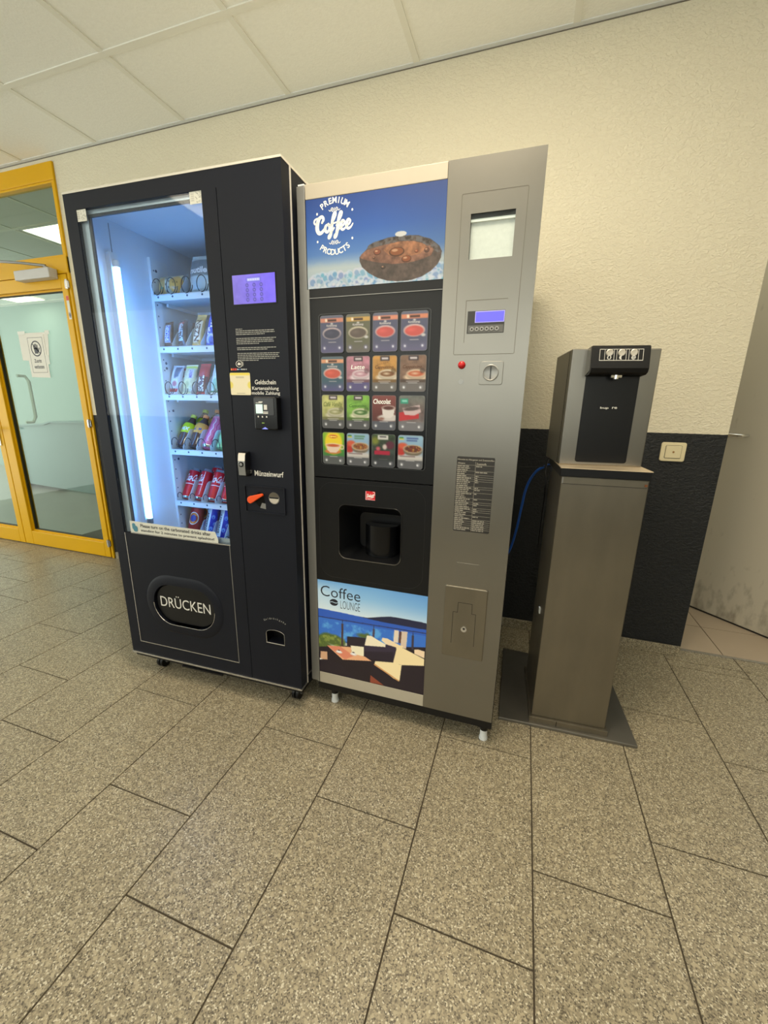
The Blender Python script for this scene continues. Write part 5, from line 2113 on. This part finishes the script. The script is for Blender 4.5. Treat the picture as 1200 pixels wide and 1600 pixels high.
crag = [(515, 545), (530, 515), (570, 492), (640, 470), (680, 455), (740, 445), (790, 440), (860, 436), (920, 436), (960, 450), (1010, 462), (1050, 490), (1085, 520), (1102, 560)]
low = [(1095, 610), (1070, 660), (1020, 710), (950, 755), (860, 785), (760, 795), (680, 790), (600, 768), (530, 730), (480, 685), (460, 640), (458, 610), (475, 585)]
pc.poly(P1(crag + low), (92, 78, 70))
face = [(475, 585), (520, 550), (600, 525), (700, 500), (780, 482), (860, 480), (950, 495), (1010, 515), (1040, 545), (1020, 590), (940, 625), (840, 650), (720, 660), (600, 648), (490, 625), (462, 612)]
pc.poly(P1(face), (140, 98, 78))
pc.poly(P1([(700, 505), (780, 485), (880, 482), (960, 500), (990, 530), (930, 580), (800, 610), (690, 590), (640, 550)]), (168, 114, 80))
n2 = pc.noise(34, 8)
fm = np.zeros_like(n2)
tmp = pc.c.copy()
mask = Canvas(300, 170, 0.565, (0, 0, 0))
mask.poly(P1(crag + low), (1, 1, 1))
mk = mask.c[..., :1]
pc.c = pc.c * (1 + mk * (n2[..., None] - .5) * 0.75)
mk2 = Canvas(300, 170, 0.565, (0, 0, 0))
mk2.poly(P1([(515, 545), (530, 515), (570, 492), (640, 470), (740, 445), (860, 436), (960, 450), (1050, 490), (1102, 560), (1070, 570), (1000, 520), (900, 478), (780, 480), (640, 515)]), (1, 1, 1))
n3 = pc.noise(50, 12)
pc.put(mk2.c[..., 0] * np.clip((n3 - .42) * 6, 0, 1), (110, 106, 106))
pc.put(mk2.c[..., 0] * np.clip((.40 - n3) * 8, 0, 1), (54, 46, 42))
pc.ell(*H1(782, 425), 0.040, 0.028, (226, 226, 222))
for (x, y, a_, b_, c_) in ((598, 568, 0.026, 0.034, (150, 84, 56)), (750, 565, 0.054, 0.050, (150, 88, 50)), (826, 620, 0.034, 0.038, (150, 84, 48)), (905, 560, 0.013, 0.018, (160, 84, 50)),
                           (985, 550, 0.018, 0.028, (110, 70, 54)), (645, 685, 0.018, 0.02, (80, 62, 52)), (572, 612, 0.010, 0.014, (110, 70, 50))):
    cu_, cv_ = H1(x, y)
    pc.ell(cu_, cv_, a_, b_, [q * 0.55 for q in c_])
    pc.ell(cu_, cv_ - 0.004, a_ * .86, b_ * .80, c_)
    pc.ell(cu_ - a_ * .25, cv_ - b_ * .35, a_ * .40, b_ * .28, (226, 178, 140), 1.5, a=.8)
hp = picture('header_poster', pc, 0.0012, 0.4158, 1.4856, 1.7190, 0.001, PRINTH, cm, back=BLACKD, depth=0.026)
m_ = MB()
PY = 0.0004
PW = mat('poster_white', (222, 222, 214), 0.5, emit=0.25, noise=0.02)


def uvp(x, y):
    a, b = H1(x, y)
    return (0.0012 + a * 0.4146, 1.7190 - b * 0.2334)


ccx, ccz = uvp(262, 357)
ccz -= 0.0025
arc_text(m_, 'PREMIUM', ccx, ccz, 0.0655, PI / 2 + 0.62, PI / 2 - 0.64, 0.0155, PY, PW, 0.025, wscale=0.95)
arc_text(m_, 'PRODUCTS', ccx, ccz, 0.0655, -PI / 2 - 0.66, -PI / 2 + 0.66, 0.0155, PY, PW, 0.025, inward=True, wscale=0.95)
for a_ in (PI / 2 + 1.0, PI / 2 - 1.0, -PI / 2 - 1.0, -PI / 2 + 1.0):
    px_, pz_ = ccx + 0.0655 * math.cos(a_), ccz + 0.0655 * math.sin(a_)
    m_.add([(px_ + 0.0028 * math.cos(t), PY, pz_ + 0.0034 * math.sin(t)) for t in np.linspace(0, 2 * PI, 10, endpoint=False)], [tuple(range(10))], PW)
for sgn in (1, -1):
    zc = ccz + sgn * 0.0415
    for sx_ in (1, -1):
        stroke(m_, [(ccx + sx_ * 0.0175, zc), (ccx + sx_ * 0.013, zc - 0.003), (ccx + sx_ * 0.010, zc + 0.003), (ccx + sx_ * 0.0065, zc + 0.005), (ccx + sx_ * 0.003, zc), (ccx + sx_ * 0.006, zc - 0.0045),
                    (ccx + sx_ * 0.009, zc - 0.001), (ccx + sx_ * 0.006, zc + 0.001)], 0.0016, PY, PW)
    stroke(m_, [(ccx, zc - 0.005), (ccx, zc + 0.005)], 0.0014, PY, PW)
# brush-script word
S_ = 0.0122
ox, oz = ccx - 0.0660, ccz - 0.0165


def sc_(pts):
    return [(ox + p[0] * S_, oz + p[1] * S_) for p in pts]


WD = 0.0084
stroke(m_, sc_([(2.15, 2.35), (2.55, 3.0), (2.2, 3.55), (1.5, 3.3), (1.0, 2.4), (0.85, 1.2), (1.2, 0.35), (1.9, 0.25), (2.6, 0.8), (3.0, 1.3)]), WD * 1.05, PY, PW, [.7, .9, 1, 1.3, 1.35, 1.2, .9, .6])
stroke(m_, sc_([(1.0, 2.6), (0.45, 2.2), (0.1, 2.5), (0.25, 3.05), (0.9, 3.3), (1.6, 3.25)]), WD * .6, PY, PW)
stroke(m_, sc_([(3.7, 1.9), (3.1, 1.5), (3.0, .7), (3.5, .3), (4.0, .8), (4.05, 1.5), (3.7, 1.95), (3.9, 1.6), (4.5, 1.5), (4.9, 1.9)]), WD * .85, PY, PW, [.8, 1.2, 1.2, .9, 1.1, 1, .6, .5])
for dx_ in (0.0, 1.55):
    stroke(m_, sc_([(4.3 + dx_, 1.5), (5.0 + dx_, 2.3), (5.6 + dx_, 3.3), (5.75 + dx_, 4.0), (5.35 + dx_, 4.1), (5.0 + dx_, 3.2), (4.75 + dx_, 1.8), (4.5 + dx_, .3), (4.2 + dx_, -.7), (3.85 + dx_, -1.0), (3.85 + dx_, -.5), (4.6 + dx_, .2), (5.3 + dx_, 1.0)]),
           WD * .85, PY, PW, [.6, .6, .7, .9, .9, 1.2, 1.3, 1.3, 1.1, .7, .6, .6])
    stroke(m_, sc_([(4.5 + dx_, 1.85), (5.4 + dx_, 2.0), (6.1 + dx_, 2.15)]), WD * .5, PY, PW)
for dx_ in (0.0, 1.45):
    stroke(m_, sc_([(6.9 + dx_, .9 + dx_ * .07), (7.7 + dx_, 1.4 + dx_ * .07), (7.95 + dx_, 2.0 + dx_ * .07), (7.5 + dx_, 2.3 + dx_ * .07), (7.1 + dx_, 1.7 + dx_ * .07), (7.05 + dx_, .9 + dx_ * .07), (7.5 + dx_, .45 + dx_ * .07), (8.2 + dx_, .8 + dx_ * .07), (8.6 + dx_, 1.35 + dx_ * .07)]),
           WD * .85, PY, PW, [.5, .8, .8, 1, 1.3, 1.2, 1, .7, .5])
m_.build('poster_lettering', hp)

# black selection panel
m_ = MB()
m_.box(0.003, 0.4158, 0.002, 0.028, 0.912, 1.4850, BLACKD)
sp = m_.build('selection_panel', cm)
m_ = MB()
m_.box(0.003, 0.4158, -0.0006, 0.002, 1.459, 1.4605, STEELG)
m_.build('panel_seam', sp)
m_ = MB()
frame_loop(m_, 0.0345, 0.3875, 0.9535, 1.4145, 0.010, 0.0018, 0.0002, 0.002, mat('frame_grey', (58, 60, 62), 0.35, noise=0.03))
m_.prism_y(rr_loop(0.0363, 0.3857, 0.9553, 1.4127, 0.008), 0.0010, 0.002, BLACKG)
m_.build('key_frame', sp)

CREAMC = (222, 206, 170)


def card_base(c, foot=(96, 94, 98)):
    c.rect(0, 1, 0.74, 1, foot)
    c.ell(0.17, 0.87, 0.075, 0.055, (150, 150, 152), 1.5, a=.6)
    c.ell(0.83, 0.87, 0.075, 0.055, (150, 150, 152), 1.5, a=.6)
    c.ell(0.17, 0.88, 0.035, 0.027, (246, 246, 246), 1.3)
    c.ell(0.80, 0.88, 0.035, 0.027, (246, 246, 246), 1.3)
    c.rect(0.32, 0.68, 0.745, 0.765, (190, 188, 186), .8)


def crema(bgc, band, cup, rimc=(214, 206, 200), foot=None, sugar=True, teal=None):
    def f(c):
        c.grad_v([(0, bgc), (0.7, bgc), (1, foot or bgc)])
        if teal:
            c.rect(0, 1, 0, .5, teal)
        c.rect(0, 1, 0.0, 0.07, [x * .75 + 40 for x in bgc])
        c.rect(0, 1, 0.08, 0.185, band)
        c.rect(0.33, 0.70, 0.11, 0.16, (60, 40, 36))
        c.rect(0.22, 0.30, 0.09, 0.17, (236, 220, 196))
        c.ell(0.5, 0.225, 0.05, 0.022, (214, 210, 204))
        c.rect(0.28, 0.72, 0.265, 0.30, (160, 156, 158), .8)
        c.ell(0.5, 0.48, 0.39, 0.155, [x * .5 + 70 for x in rimc])
        c.ell(0.5, 0.475, 0.38, 0.15, rimc)
        c.ell(0.5, 0.49, 0.345, 0.128, cup)
        c.ell(0.38, 0.46, 0.12, 0.04, [min(255, x * 1.15 + 12) for x in cup], 3, a=.6)
        if sugar:
            c.ell(0.84, 0.60, 0.08, 0.035, (200, 198, 196))
        c.rect(0.34, 0.68, 0.70, 0.722, (176, 172, 176), .8)
        for q in (0.17, 0.82):
            c.ell(q, 0.86, 0.09, 0.062, (116, 114, 140), 1.5, a=.7)
            c.ell(q, 0.865, 0.034, 0.027, (240, 240, 250), 1.3)
    return f


def milk(top, cup, foam, dark, foot, word=(70, 50, 40)):
    def f(c):
        c.grad_v([(0, top), (0.5, [x * .92 for x in top]), (0.72, [x * .8 for x in top]), (1, foot)])
        n_ = c.noise(5, int(sum(top)))
        c.c = c.c * (0.82 + 0.36 * n_[..., None])
        c.ell(0.62, 0.60, 0.46, 0.10, foam, 1.2)
        c.ell(0.62, 0.53, 0.36, 0.15, [x * .85 for x in foam], 1.2)
        c.ell(0.62, 0.50, 0.35, 0.10, foam, 1.0)
        c.ell(0.62, 0.505, 0.30, 0.075, dark, 1.0)
        c.ell(0.58, 0.50, 0.12, 0.03, [min(255, x * 1.05) for x in foam], 1.5, a=.8)
        c.ell(0.86, 0.42, 0.10, 0.075, [x * .5 for x in top], 1.0, a=.6)
        c.rect(0.32, 0.70, 0.02, 0.15, (66, 54, 56))
        c.rect(0.38, 0.64, 0.06, 0.11, (216, 206, 206))
        for k in range(7):
            c.ell(0.24 + k * 0.075, 0.25 - k * .012, 0.022, 0.020, word, 1.2, a=.5 if k < 6 else 0)
        c.rect(0, 1, 0.655, 0.745, [x * .55 for x in top], .8)
        card_base(c, foot)
        c.rect(0.25, 0.75, 0.70, 0.72, (196, 190, 190), .8)
    return f


def chocol(c):
    c.grad_v([(0, (134, 70, 64)), (0.6, (96, 46, 40)), (1, (80, 60, 60))])
    c.ell(0.70, 0.64, 0.45, 0.10, (206, 198, 190))
    c.poly([(0.42, 0.38), (0.96, 0.34), (0.90, 0.58), (0.78, 0.64), (0.58, 0.64), (0.46, 0.58)], (222, 214, 206))
    c.ell(0.69, 0.36, 0.27, 0.07, (226, 220, 212))
    c.ell(0.69, 0.36, 0.23, 0.055, (86, 44, 36))
    c.ell(0.40, 0.67, 0.12, 0.04, (150, 110, 96))
    card_base(c, (84, 86, 94))


def redcup(c):
    c.grad_v([(0, (112, 116, 108)), (0.5, (110, 90, 84)), (1, (120, 116, 116))])
    c.c *= (0.75 + .5 * c.noise(5, 77)[..., None])
    c.rect(0.06, 0.36, 0.09, 0.23, (50, 150, 120))
    c.rect(0.12, 0.32, 0.13, 0.18, (150, 214, 196))
    c.poly([(0.02, 0.48), (0.40, 0.44), (0.78, 0.50), (0.78, 0.64), (0.02, 0.72)], (190, 44, 50))
    c.poly([(0.14, 0.36), (0.80, 0.26), (0.86, 0.46), (0.60, 0.56), (0.24, 0.54)], (206, 180, 178))
    c.ell(0.50, 0.37, 0.32, 0.055, (90, 76, 72), rot=-.1)
    card_base(c, (116, 114, 116))


def tea(c):
    c.grad_v([(0, (150, 190, 40)), (0.6, (60, 140, 50)), (1, (84, 88, 84))])
    c.ell(0.5, 0.32, 0.40, 0.36, (240, 210, 40), 3)
    c.ell(0.48, 0.13, 0.18, 0.05, (196, 30, 30))
    c.rect(0.36, 0.60, 0.115, 0.145, (240, 226, 120))
    c.ell(0.47, 0.60, 0.38, 0.07, (206, 120, 60))
    c.poly([(0.15, 0.38), (0.82, 0.38), (0.74, 0.56), (0.62, 0.63), (0.34, 0.63), (0.22, 0.56)], (232, 206, 180))
    c.ell(0.485, 0.40, 0.34, 0.06, (236, 216, 190))
    c.ell(0.485, 0.41, 0.29, 0.045, (196, 90, 40))
    c.ring(0.88, 0.45, 0.09, 0.06, 0.3, (230, 200, 170))
    card_base(c, (88, 90, 88))


def soup(bowl, inner, red):
    def f(c):
        c.grad_v([(0, (150, 186, 206)), (0.5, (130, 160, 186)), (0.66, (206, 200, 190)), (1, (90, 90, 92))])
        c.rect(0.05, 0.22, 0.06, 0.11, (60, 130, 60))
        c.rect(0.04, 0.24, 0.11, 0.14, (220, 200, 60))
        c.rect(0.34, 0.80, 0.07, 0.11, (60, 80, 140) if red else (80, 130, 80))
        c.rect(0.34, 0.76, 0.14, 0.175, (60, 80, 140) if red else (80, 130, 80))
        c.ell(0.12, 0.44, 0.20, 0.18, (186, 50, 40), 2)
        c.ell(0.20, 0.32, 0.18, 0.09, (206, 90, 60), 2)
        c.ell(0.60, 0.46, 0.37, 0.15, [x * .6 for x in bowl])
        c.ell(0.60, 0.40, 0.38, 0.125, bowl)
        c.ell(0.60, 0.40, 0.32, 0.10, inner)
        r_ = np.random.RandomState(4)
        for k in range(26):
            c.ell(0.60 + (r_.rand() - .5) * .5, 0.40 + (r_.rand() - .5) * .14, 0.025, 0.016, [(196, 150, 60), (150, 60, 30), (90, 50, 26)][k % 3])
        c.rect(0.04, 0.90, 0.60, 0.66, (196, 190, 186))
        c.rect(0.08, 0.7, 0.62, 0.64, (90, 60, 60))
        card_base(c, (92, 92, 94))
    return f


def garden(c):
    c.grad_v([(0, (52, 74, 42)), (0.5, (50, 60, 52)), (1, (44, 46, 50))])
    c.c *= (0.5 + 1.0 * c.noise(6, 31)[..., None])
    c.ell(0.15, 0.2, 0.16, 0.12, (150, 150, 40), 4, a=.7)
    c.rect(0.26, 0.70, 0.03, 0.16, (206, 204, 196))
    c.rect(0.34, 0.62, 0.06, 0.10, (80, 80, 80))
    c.ell(0.78, 0.32, 0.18, 0.12, (90, 30, 50), 2)
    c.ell(0.56, 0.38, 0.09, 0.08, (206, 190, 180), 2)
    c.ell(0.28, 0.44, 0.09, 0.06, (196, 90, 100), 2)
    c.rect(0.12, 0.78, 0.50, 0.62, (170, 24, 56))
    card_base(c, (62, 64, 68))
    c.rect(0, 1, .66, .80, (44, 50, 48), .7)


NAV = (84, 86, 110)
cards = [
    crema(NAV, (206, 134, 110), (66, 66, 84), (196, 176, 176), (96, 92, 130), False),
    crema((100, 100, 78), (200, 160, 86), (96, 84, 76), (206, 196, 170), (106, 100, 96)),
    crema(NAV, (216, 140, 112), (196, 84, 78), (206, 176, 176), (98, 94, 126), False),
    crema(NAV, (214, 134, 100), (200, 84, 76), (210, 180, 176), (104, 100, 130)),
    crema((64, 92, 104), (222, 156, 116), (200, 88, 70), (214, 190, 184), (92, 84, 134)),
    milk((192, 132, 146), (214, 172, 182), (226, 206, 210), (186, 140, 150), (92, 84, 128), (216, 170, 186)),
    milk((196, 144, 72), (226, 196, 140), (222, 206, 180), (120, 76, 40), (110, 104, 98), (90, 56, 30)),
    milk((134, 104, 84), (190, 120, 80), (216, 190, 160), (190, 96, 60), (112, 106, 102), (90, 70, 60)),
    milk((196, 196, 120), (216, 206, 160), (206, 200, 170), (150, 150, 100), (84, 84, 84), (110, 130, 70)),
    milk((130, 184, 70), (206, 214, 160), (216, 216, 180), (70, 110, 50), (84, 84, 84), (60, 110, 40)),
    chocol, redcup, tea,
    soup((196, 176, 150), (140, 90, 50), False), garden, soup((190, 170, 140), (96, 44, 30), True)]
CUx = [0.0415, 0.1275, 0.2130, 0.2995]
CUz = [1.4090, 1.2915, 1.1775, 1.0605]
names_c = ['Jacobs', 'Jacobs', 'Jacobs', 'Jacobs']
for i, fn in enumerate(cards):
    r_, c_ = divmod(i, 4)
    x0 = CUx[c_]
    w = 0.078 if c_ < 3 else 0.0805
    hh = (0.1075, 0.1035, 0.1045, 0.1035)[r_]
    z1 = CUz[r_]
    cv_ = Canvas(36, 46, 1.3, (100, 100, 100))
    fn(cv_)
    # translucent rounded edge
    e = np.minimum(np.minimum(cv_.u, 1 - cv_.u), np.minimum(cv_.v, 1 - cv_.v) * 1.3)
    cv_.put(np.clip((0.035 - e) / 0.03, 0, 1) * .8, (98, 98, 98))
    kb = picture('product_key', cv_, x0, x0 + w, z1 - hh, z1, -0.0022, PRINTC, sp, back=mat('key_edge', (92, 92, 92), 0.3, noise=0.03), depth=0.004, r=0.008)
    kb['label'] = ['black coffee key', 'coffee with milk key in olive', 'red espresso cup key', 'red espresso cup key with sugar', 'teal key with red cup', 'pink latte key', 'orange cappuccino key', 'brown cappuccino key',
                   'yellow-green vanilla coffee key', 'green cappuccino key', 'dark red chocolate key with white cup', 'key with red cup and teal tag', 'green and yellow tea key',
                   'soup bowl key', 'dark key with red block', 'vegetable soup bowl key'][i]
    tm = MB()
    yk = -0.0027
    if r_ == 2 and c_ == 2:
        pass
    if i in (6, 7, 9):
        text(tm, 'Cappuccino', x0 + 0.008, x0 + 0.066, z1 - 0.040, z1 - 0.028, yk, mat('card_brown', (84, 50, 28), .5, noise=.02) if i != 9 else mat('card_green', (50, 96, 34), .5, noise=.02), 0.01, shear=.2)
    if i == 5:
        text(tm, 'Latte', x0 + 0.016, x0 + 0.060, z1 - 0.038, z1 - 0.026, yk, PW, 0.01, shear=.2)
    if i == 8:
        text(tm, 'Café Vanilla', x0 + 0.005, x0 + 0.070, z1 - 0.036, z1 - 0.022, yk, mat('card_olive', (96, 110, 50), .5, noise=.02), 0.005, shear=.2)
    if i == 10:
        text(tm, 'Chocolat', x0 + 0.004, x0 + 0.060, z1 - 0.026, z1 - 0.011, yk, PW, 0.02, shear=.1)
    if i < 5:
        text(tm, 'Krönung', x0 + 0.022, x0 + 0.056, z1 - 0.033, z1 - 0.026, yk, mat('card_grey', (190, 186, 188), .5, noise=.02), 0.01)
    if i == 12:
        text(tm, 'Lipton', x0 + 0.024, x0 + 0.050, z1 - 0.018, z1 - 0.010, yk, mat('card_yellow', (240, 220, 90), .5, noise=.02), 0.03)
    if tm.v:
        tm.build('key_print', kb)

# dispensing panel with its niche
m_ = MB()
NL, NR, NB, NTP = 0.096, 0.318, 0.630, 0.823
il = rr_loop(NL, NR, NB, NTP, 0.026, 7)
PX0, PX1, PZ0, PZ1 = 0.0055, 0.4158, 0.5355, 0.9085
m_.ring_y(rect_to(il, PX0, PX1, PZ0, PZ1), il, 0.0, 0.028, BLACKP if False else BLACKD)
dp = m_.build('dispensing_panel', cm)
m_ = MB()
# hollow: walls slope inward to a smaller back
ib = rr_loop(0.135, 0.300, 0.645, 0.775, 0.02, 7)
n_ = len(il)
v_ = [(x, 0.001, z) for x, z in il] + [(x, 0.10, z) for x, z in ib]
f_ = [(i, (i + 1) % n_, n_ + (i + 1) % n_, n_ + i) for i in range(n_)] + [tuple(range(n_, 2 * n_))]
m_.add(v_, f_, BLACKD)
m_.build('cup_niche', dp, smooth=True)
m_ = MB()
# curved cup door inside the niche
arc = [(0.2275 - 0.060 * math.cos(t), 0.075 - 0.045 * math.sin(t)) for t in np.linspace(0, PI, 15)]
m_.prism_z([(x, y) for x, y in arc], 0.636, 0.747, BLACKG)
m_.build('cup_door', dp, smooth=True)
m_ = MB()
pts = [(x, -0.0012, z) for x, z in il]
m_.tube(pts, 0.0018, mat('niche_rim', (26, 26, 28), 0.3, noise=0.03), 6, closed=True)
m_.build('niche_rim', dp, smooth=True)
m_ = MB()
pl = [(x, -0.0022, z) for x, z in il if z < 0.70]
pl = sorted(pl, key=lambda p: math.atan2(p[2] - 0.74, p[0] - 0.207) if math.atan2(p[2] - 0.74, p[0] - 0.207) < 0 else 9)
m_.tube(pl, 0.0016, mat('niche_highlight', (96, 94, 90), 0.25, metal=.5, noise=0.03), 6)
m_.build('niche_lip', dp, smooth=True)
m_ = MB()
frame_loop(m_, 0.022, 0.395, 0.552, 0.895, 0.05, 0.0012, -0.0005, 0.0, mat('panel_step', (30, 31, 34), .3, noise=.03), 8)
m_.build('panel_step', dp)
cvx = Canvas(26, 24, 0.9, (206, 30, 36))
cvx.rect(0.0, 0.07, 0, 1, (228, 190, 186))
cvx.rect(0.0, 1, 0.94, 1, (228, 190, 186))
rl = picture('maker_logo', cvx, 0.1925, 0.2262, 0.8455, 0.8750, -0.0006, PRINTB, dp)
m_ = MB()
text(m_, 'Sielaff', 0.1965, 0.2215, 0.8545, 0.8665, -0.0010, PW, 0.03, shear=.15)
stroke(m_, [(0.197, 0.8525), (0.205, 0.8500), (0.214, 0.8525), (0.222, 0.857)], 0.0012, -0.0010, PW)
stroke(m_, [(0.2185, 0.8735), (0.2245, 0.8715), (0.2250, 0.862)], 0.0014, -0.0010, PW)
m_.build('logo_print', rl)

# lower poster
lp = Canvas(230, 216, 0.945, (100, 150, 200))
H2 = homography([(90, 95), (1080, 243), (1052, 1135), (113, 920)])


def P2(pts):
    return [H2(*p) for p in pts]


lp.grad_v([(0, (112, 164, 206)), (0.12, (136, 182, 212)), (0.30, (206, 220, 220)), (0.36, (222, 226, 216)), (1, (222, 226, 216))])
lw = np.clip((0.42 - lp.u) / 0.42, 0, 1) * np.clip((0.42 - lp.v) / 0.3, 0, 1) * np.clip(lp.v / 0.12, 0, 1)
lp.put(lw * 0.55, (236, 240, 226))
lw = np.clip((lp.u - .5) / .5, 0, 1) * np.clip((0.3 - lp.v) / 0.3, 0, 1)
lp.put(lw * 0.5, (84, 138, 196))
lp.poly(P2([(90, 352), (270, 385), (460, 425), (700, 470), (1085, 540), (1085, 740), (700, 700), (90, 640)]), (48, 90, 176))
lp.poly(P2([(90, 430), (600, 520), (1075, 600), (1075, 720), (90, 640)]), (56, 110, 190))
wn = lp.noise(16, 6)
mkc = Canvas(230, 216, 0.945, (0, 0, 0))
mkc.poly(P2([(90, 450), (520, 520), (900, 580), (900, 700), (90, 640)]), (1, 1, 1))
lp.put(mkc.c[..., 0] * np.clip((wn - .45) * 5, 0, 1) * .8, (96, 168, 214))
lp.poly(P2([(460, 428), (540, 437), (600, 433), (660, 428), (740, 425), (800, 432), (860, 442), (1070, 482), (1085, 545), (900, 515), (700, 480), (560, 450)]), (34, 36, 60))
# terrace
for (x, y, a_, b_) in ((130, 640, .05, .06), (180, 620, .07, .055), (240, 640, .08, .06), (150, 690, .08, .05), (290, 660, .06, .05), (500, 600, .05, .022), (540, 596, .02, .02)):
    cu_, cv_ = H2(x, y)
    lp.ell(cu_, cv_, a_, b_, (84, 100, 44), 5)
gn = lp.noise(30, 21)
mkc = Canvas(230, 216, 0.945, (0, 0, 0))
mkc.poly(P2([(95, 590), (340, 600), (360, 700), (95, 730)]), (1, 1, 1))
lp.put(mkc.c[..., 0] * np.clip((gn - .5) * 6, 0, 1) * .7, (150, 160, 70))
lp.poly(P2([(90, 700), (350, 690), (1085, 700), (1085, 1200), (90, 1200)]), (36, 26, 32))
lp.poly(P2([(120, 740), (182, 745), (182, 815), (118, 812)]), (206, 160, 120))
lp.poly(P2([(112, 800), (140, 812), (112, 816)]), (232, 226, 206))
lp.line(H2(90, 425), H2(1075, 576), 0.007, (46, 44, 58))
for (x, y0, y1, w_, cc_) in ((315, 462, 690, .020, (70, 52, 50)), (597, 508, 612, .020, (72, 64, 80)), (950, 565, 722, .020, (60, 52, 60))):
    lp.line(H2(x, y0), H2(x, y0 + 35), 0.006, (50, 46, 50))
    lp.line(H2(x, y0 + 30), H2(x - 2, y1), w_, cc_)
lp.poly(P2([(782, 545), (822, 550), (818, 662), (775, 655)]), (226, 206, 176))
lp.poly(P2([(845, 555), (902, 562), (890, 715), (838, 705)]), (214, 190, 164))
lp.line(H2(838, 560), H2(830, 662), 0.022, (96, 62, 52))
lp.poly(P2([(358, 606), (440, 610), (527, 620), (520, 702), (355, 690)]), (40, 32, 38))
lp.poly(P2([(536, 596), (575, 600), (640, 640), (706, 676), (702, 700), (515, 686)]), (238, 224, 186))
lp.poly(P2([(675, 616), (720, 622), (842, 688), (800, 704), (706, 674), (668, 640)]), (236, 212, 168))
lp.poly(P2([(770, 672), (865, 690), (850, 720), (790, 712)]), (240, 214, 160))
lp.poly(P2([(512, 686), (702, 700), (706, 674), (800, 702), (776, 838), (512, 792)]), (52, 42, 56))
lp.poly(P2([(512, 740), (776, 745), (776, 838), (512, 792)]), (40, 30, 40))
lp.poly(P2([(390, 688), (508, 700), (508, 786), (400, 765)]), (238, 226, 186))
lp.poly(P2([(176, 688), (392, 702), (400, 760), (520, 788), (578, 828), (318, 816)]), (228, 168, 120))
lp.poly(P2([(176, 688), (300, 700), (420, 780), (340, 816)]), (214, 118, 90), .75)
for (x, y) in ((285, 738), (415, 758)):
    cu_, cv_ = H2(x, y)
    lp.ell(cu_, cv_ + .010, 0.032, 0.014, (226, 216, 200))
    lp.ell(cu_, cv_, 0.016, 0.014, (240, 236, 226))
    lp.ell(cu_, cv_ - .008, 0.012, 0.006, (70, 44, 36))
lp.poly(P2([(176, 688), (318, 816), (578, 828), (572, 1022), (440, 992), (300, 860), (182, 810)]), (34, 24, 28))
lp.poly(P2([(965, 722), (1000, 720), (1058, 738), (1056, 800), (965, 758)]), (238, 208, 166))
lp.poly(P2([(808, 698), (870, 712), (1056, 808), (1054, 868), (852, 862), (774, 842)]), (240, 216, 160))
lp.poly(P2([(614, 828), (776, 840), (852, 862), (834, 1006), (780, 985), (606, 850)]), (242, 218, 162))
lp.poly(P2([(606, 850), (834, 1006), (826, 1012), (600, 860)]), (206, 150, 90))
lp.poly(P2([(570, 955), (692, 1048), (568, 1022)]), (140, 70, 46))
lw = picture('lower_poster', lp, 0.0075, 0.4158, 0.1510, 0.5345, 0.0008, PRINTB, cm, back=BLACKD, depth=0.026)
m_ = MB()


def uvl(x, y):
    a, b = H2(x, y)
    return (0.0075 + a * 0.4083, 0.5345 - b * 0.3835)


a_, b_ = uvl(120, 230), uvl(486, 212)
text(m_, 'Coffee', 0.0195, 0.1745, 0.4720, 0.5135, 0.0004, DARKINK, -0.004)
text(m_, 'LOUNGE', 0.0975, 0.1735, 0.4335, 0.4650, 0.0004, DARKINK, -0.012)
bx_, bz_ = uvl(237, 288)
bz_ -= 0.006
th_ = 0.35
top_, bot_ = [], []
for t in np.linspace(0.12, PI - 0.12, 14):
    top_.append((bx_ + 0.0165 * math.cos(t), bz_ + 0.0125 * math.sin(t) + 0.0008 + 0.05 * 0.0165 * math.cos(t)))
    bot_.append((bx_ - 0.0165 * math.cos(t), bz_ - 0.0125 * math.sin(t) - 0.0008))
curve = [(bx_ - 0.0165 + 0.033 * k / 10, 0.0022 * math.sin(2 * PI * k / 10) + 0.004 * (k / 10 - .5) + bz_) for k in range(11)]
m_.add([(x, 0.0004, z) for x, z in top_ + [(p[0], p[1] + 0.0012) for p in curve]], [tuple(range(len(top_) + 11))], DARKINK)
m_.add([(x, 0.0004, z) for x, z in bot_ + [(p[0], p[1] - 0.0012) for p in reversed(curve)]], [tuple(range(len(bot_) + 11))], DARKINK)
m_.build('poster_lettering', lw)
m_ = MB()
m_.box(0.0075, 0.4160, 0.0, 0.028, BB, 0.1500, CREAM)
m_.build('kick_strip', cm, bevel=0.001)
m_ = MB()
m_.box(-0.003, 0.0055, 0.0008, 0.028, BB, 1.4850, STEELG)
m_.build('left_edge', cm)
m_ = MB()
m_.box(0.0, BW + 0.002, 0.006, 0.69, 0.073, BB, BLACKD)
m_.build('plinth', cm)
for (fx, fy) in ((0.052, 0.04), (0.632, 0.04), (0.052, 0.64), (0.632, 0.64)):
    m_ = MB()
    m_.box(fx - 0.022, fx + 0.022, fy - 0.018, fy + 0.02, 0.058, 0.073, BLACKD)
    m_.cyl((fx, fy, 0.040), 0.014, 'z', 0.018, BLACKD, 18)
    m_.cyl((fx, fy, 0.0), 0.0125, 'z', 0.040, WHITEP, 18)
    m_.cyl((fx, fy, 0.0), 0.0150, 'z', 0.008, WHITEP, 18)
    m_.build('levelling_foot', cm, smooth=True)
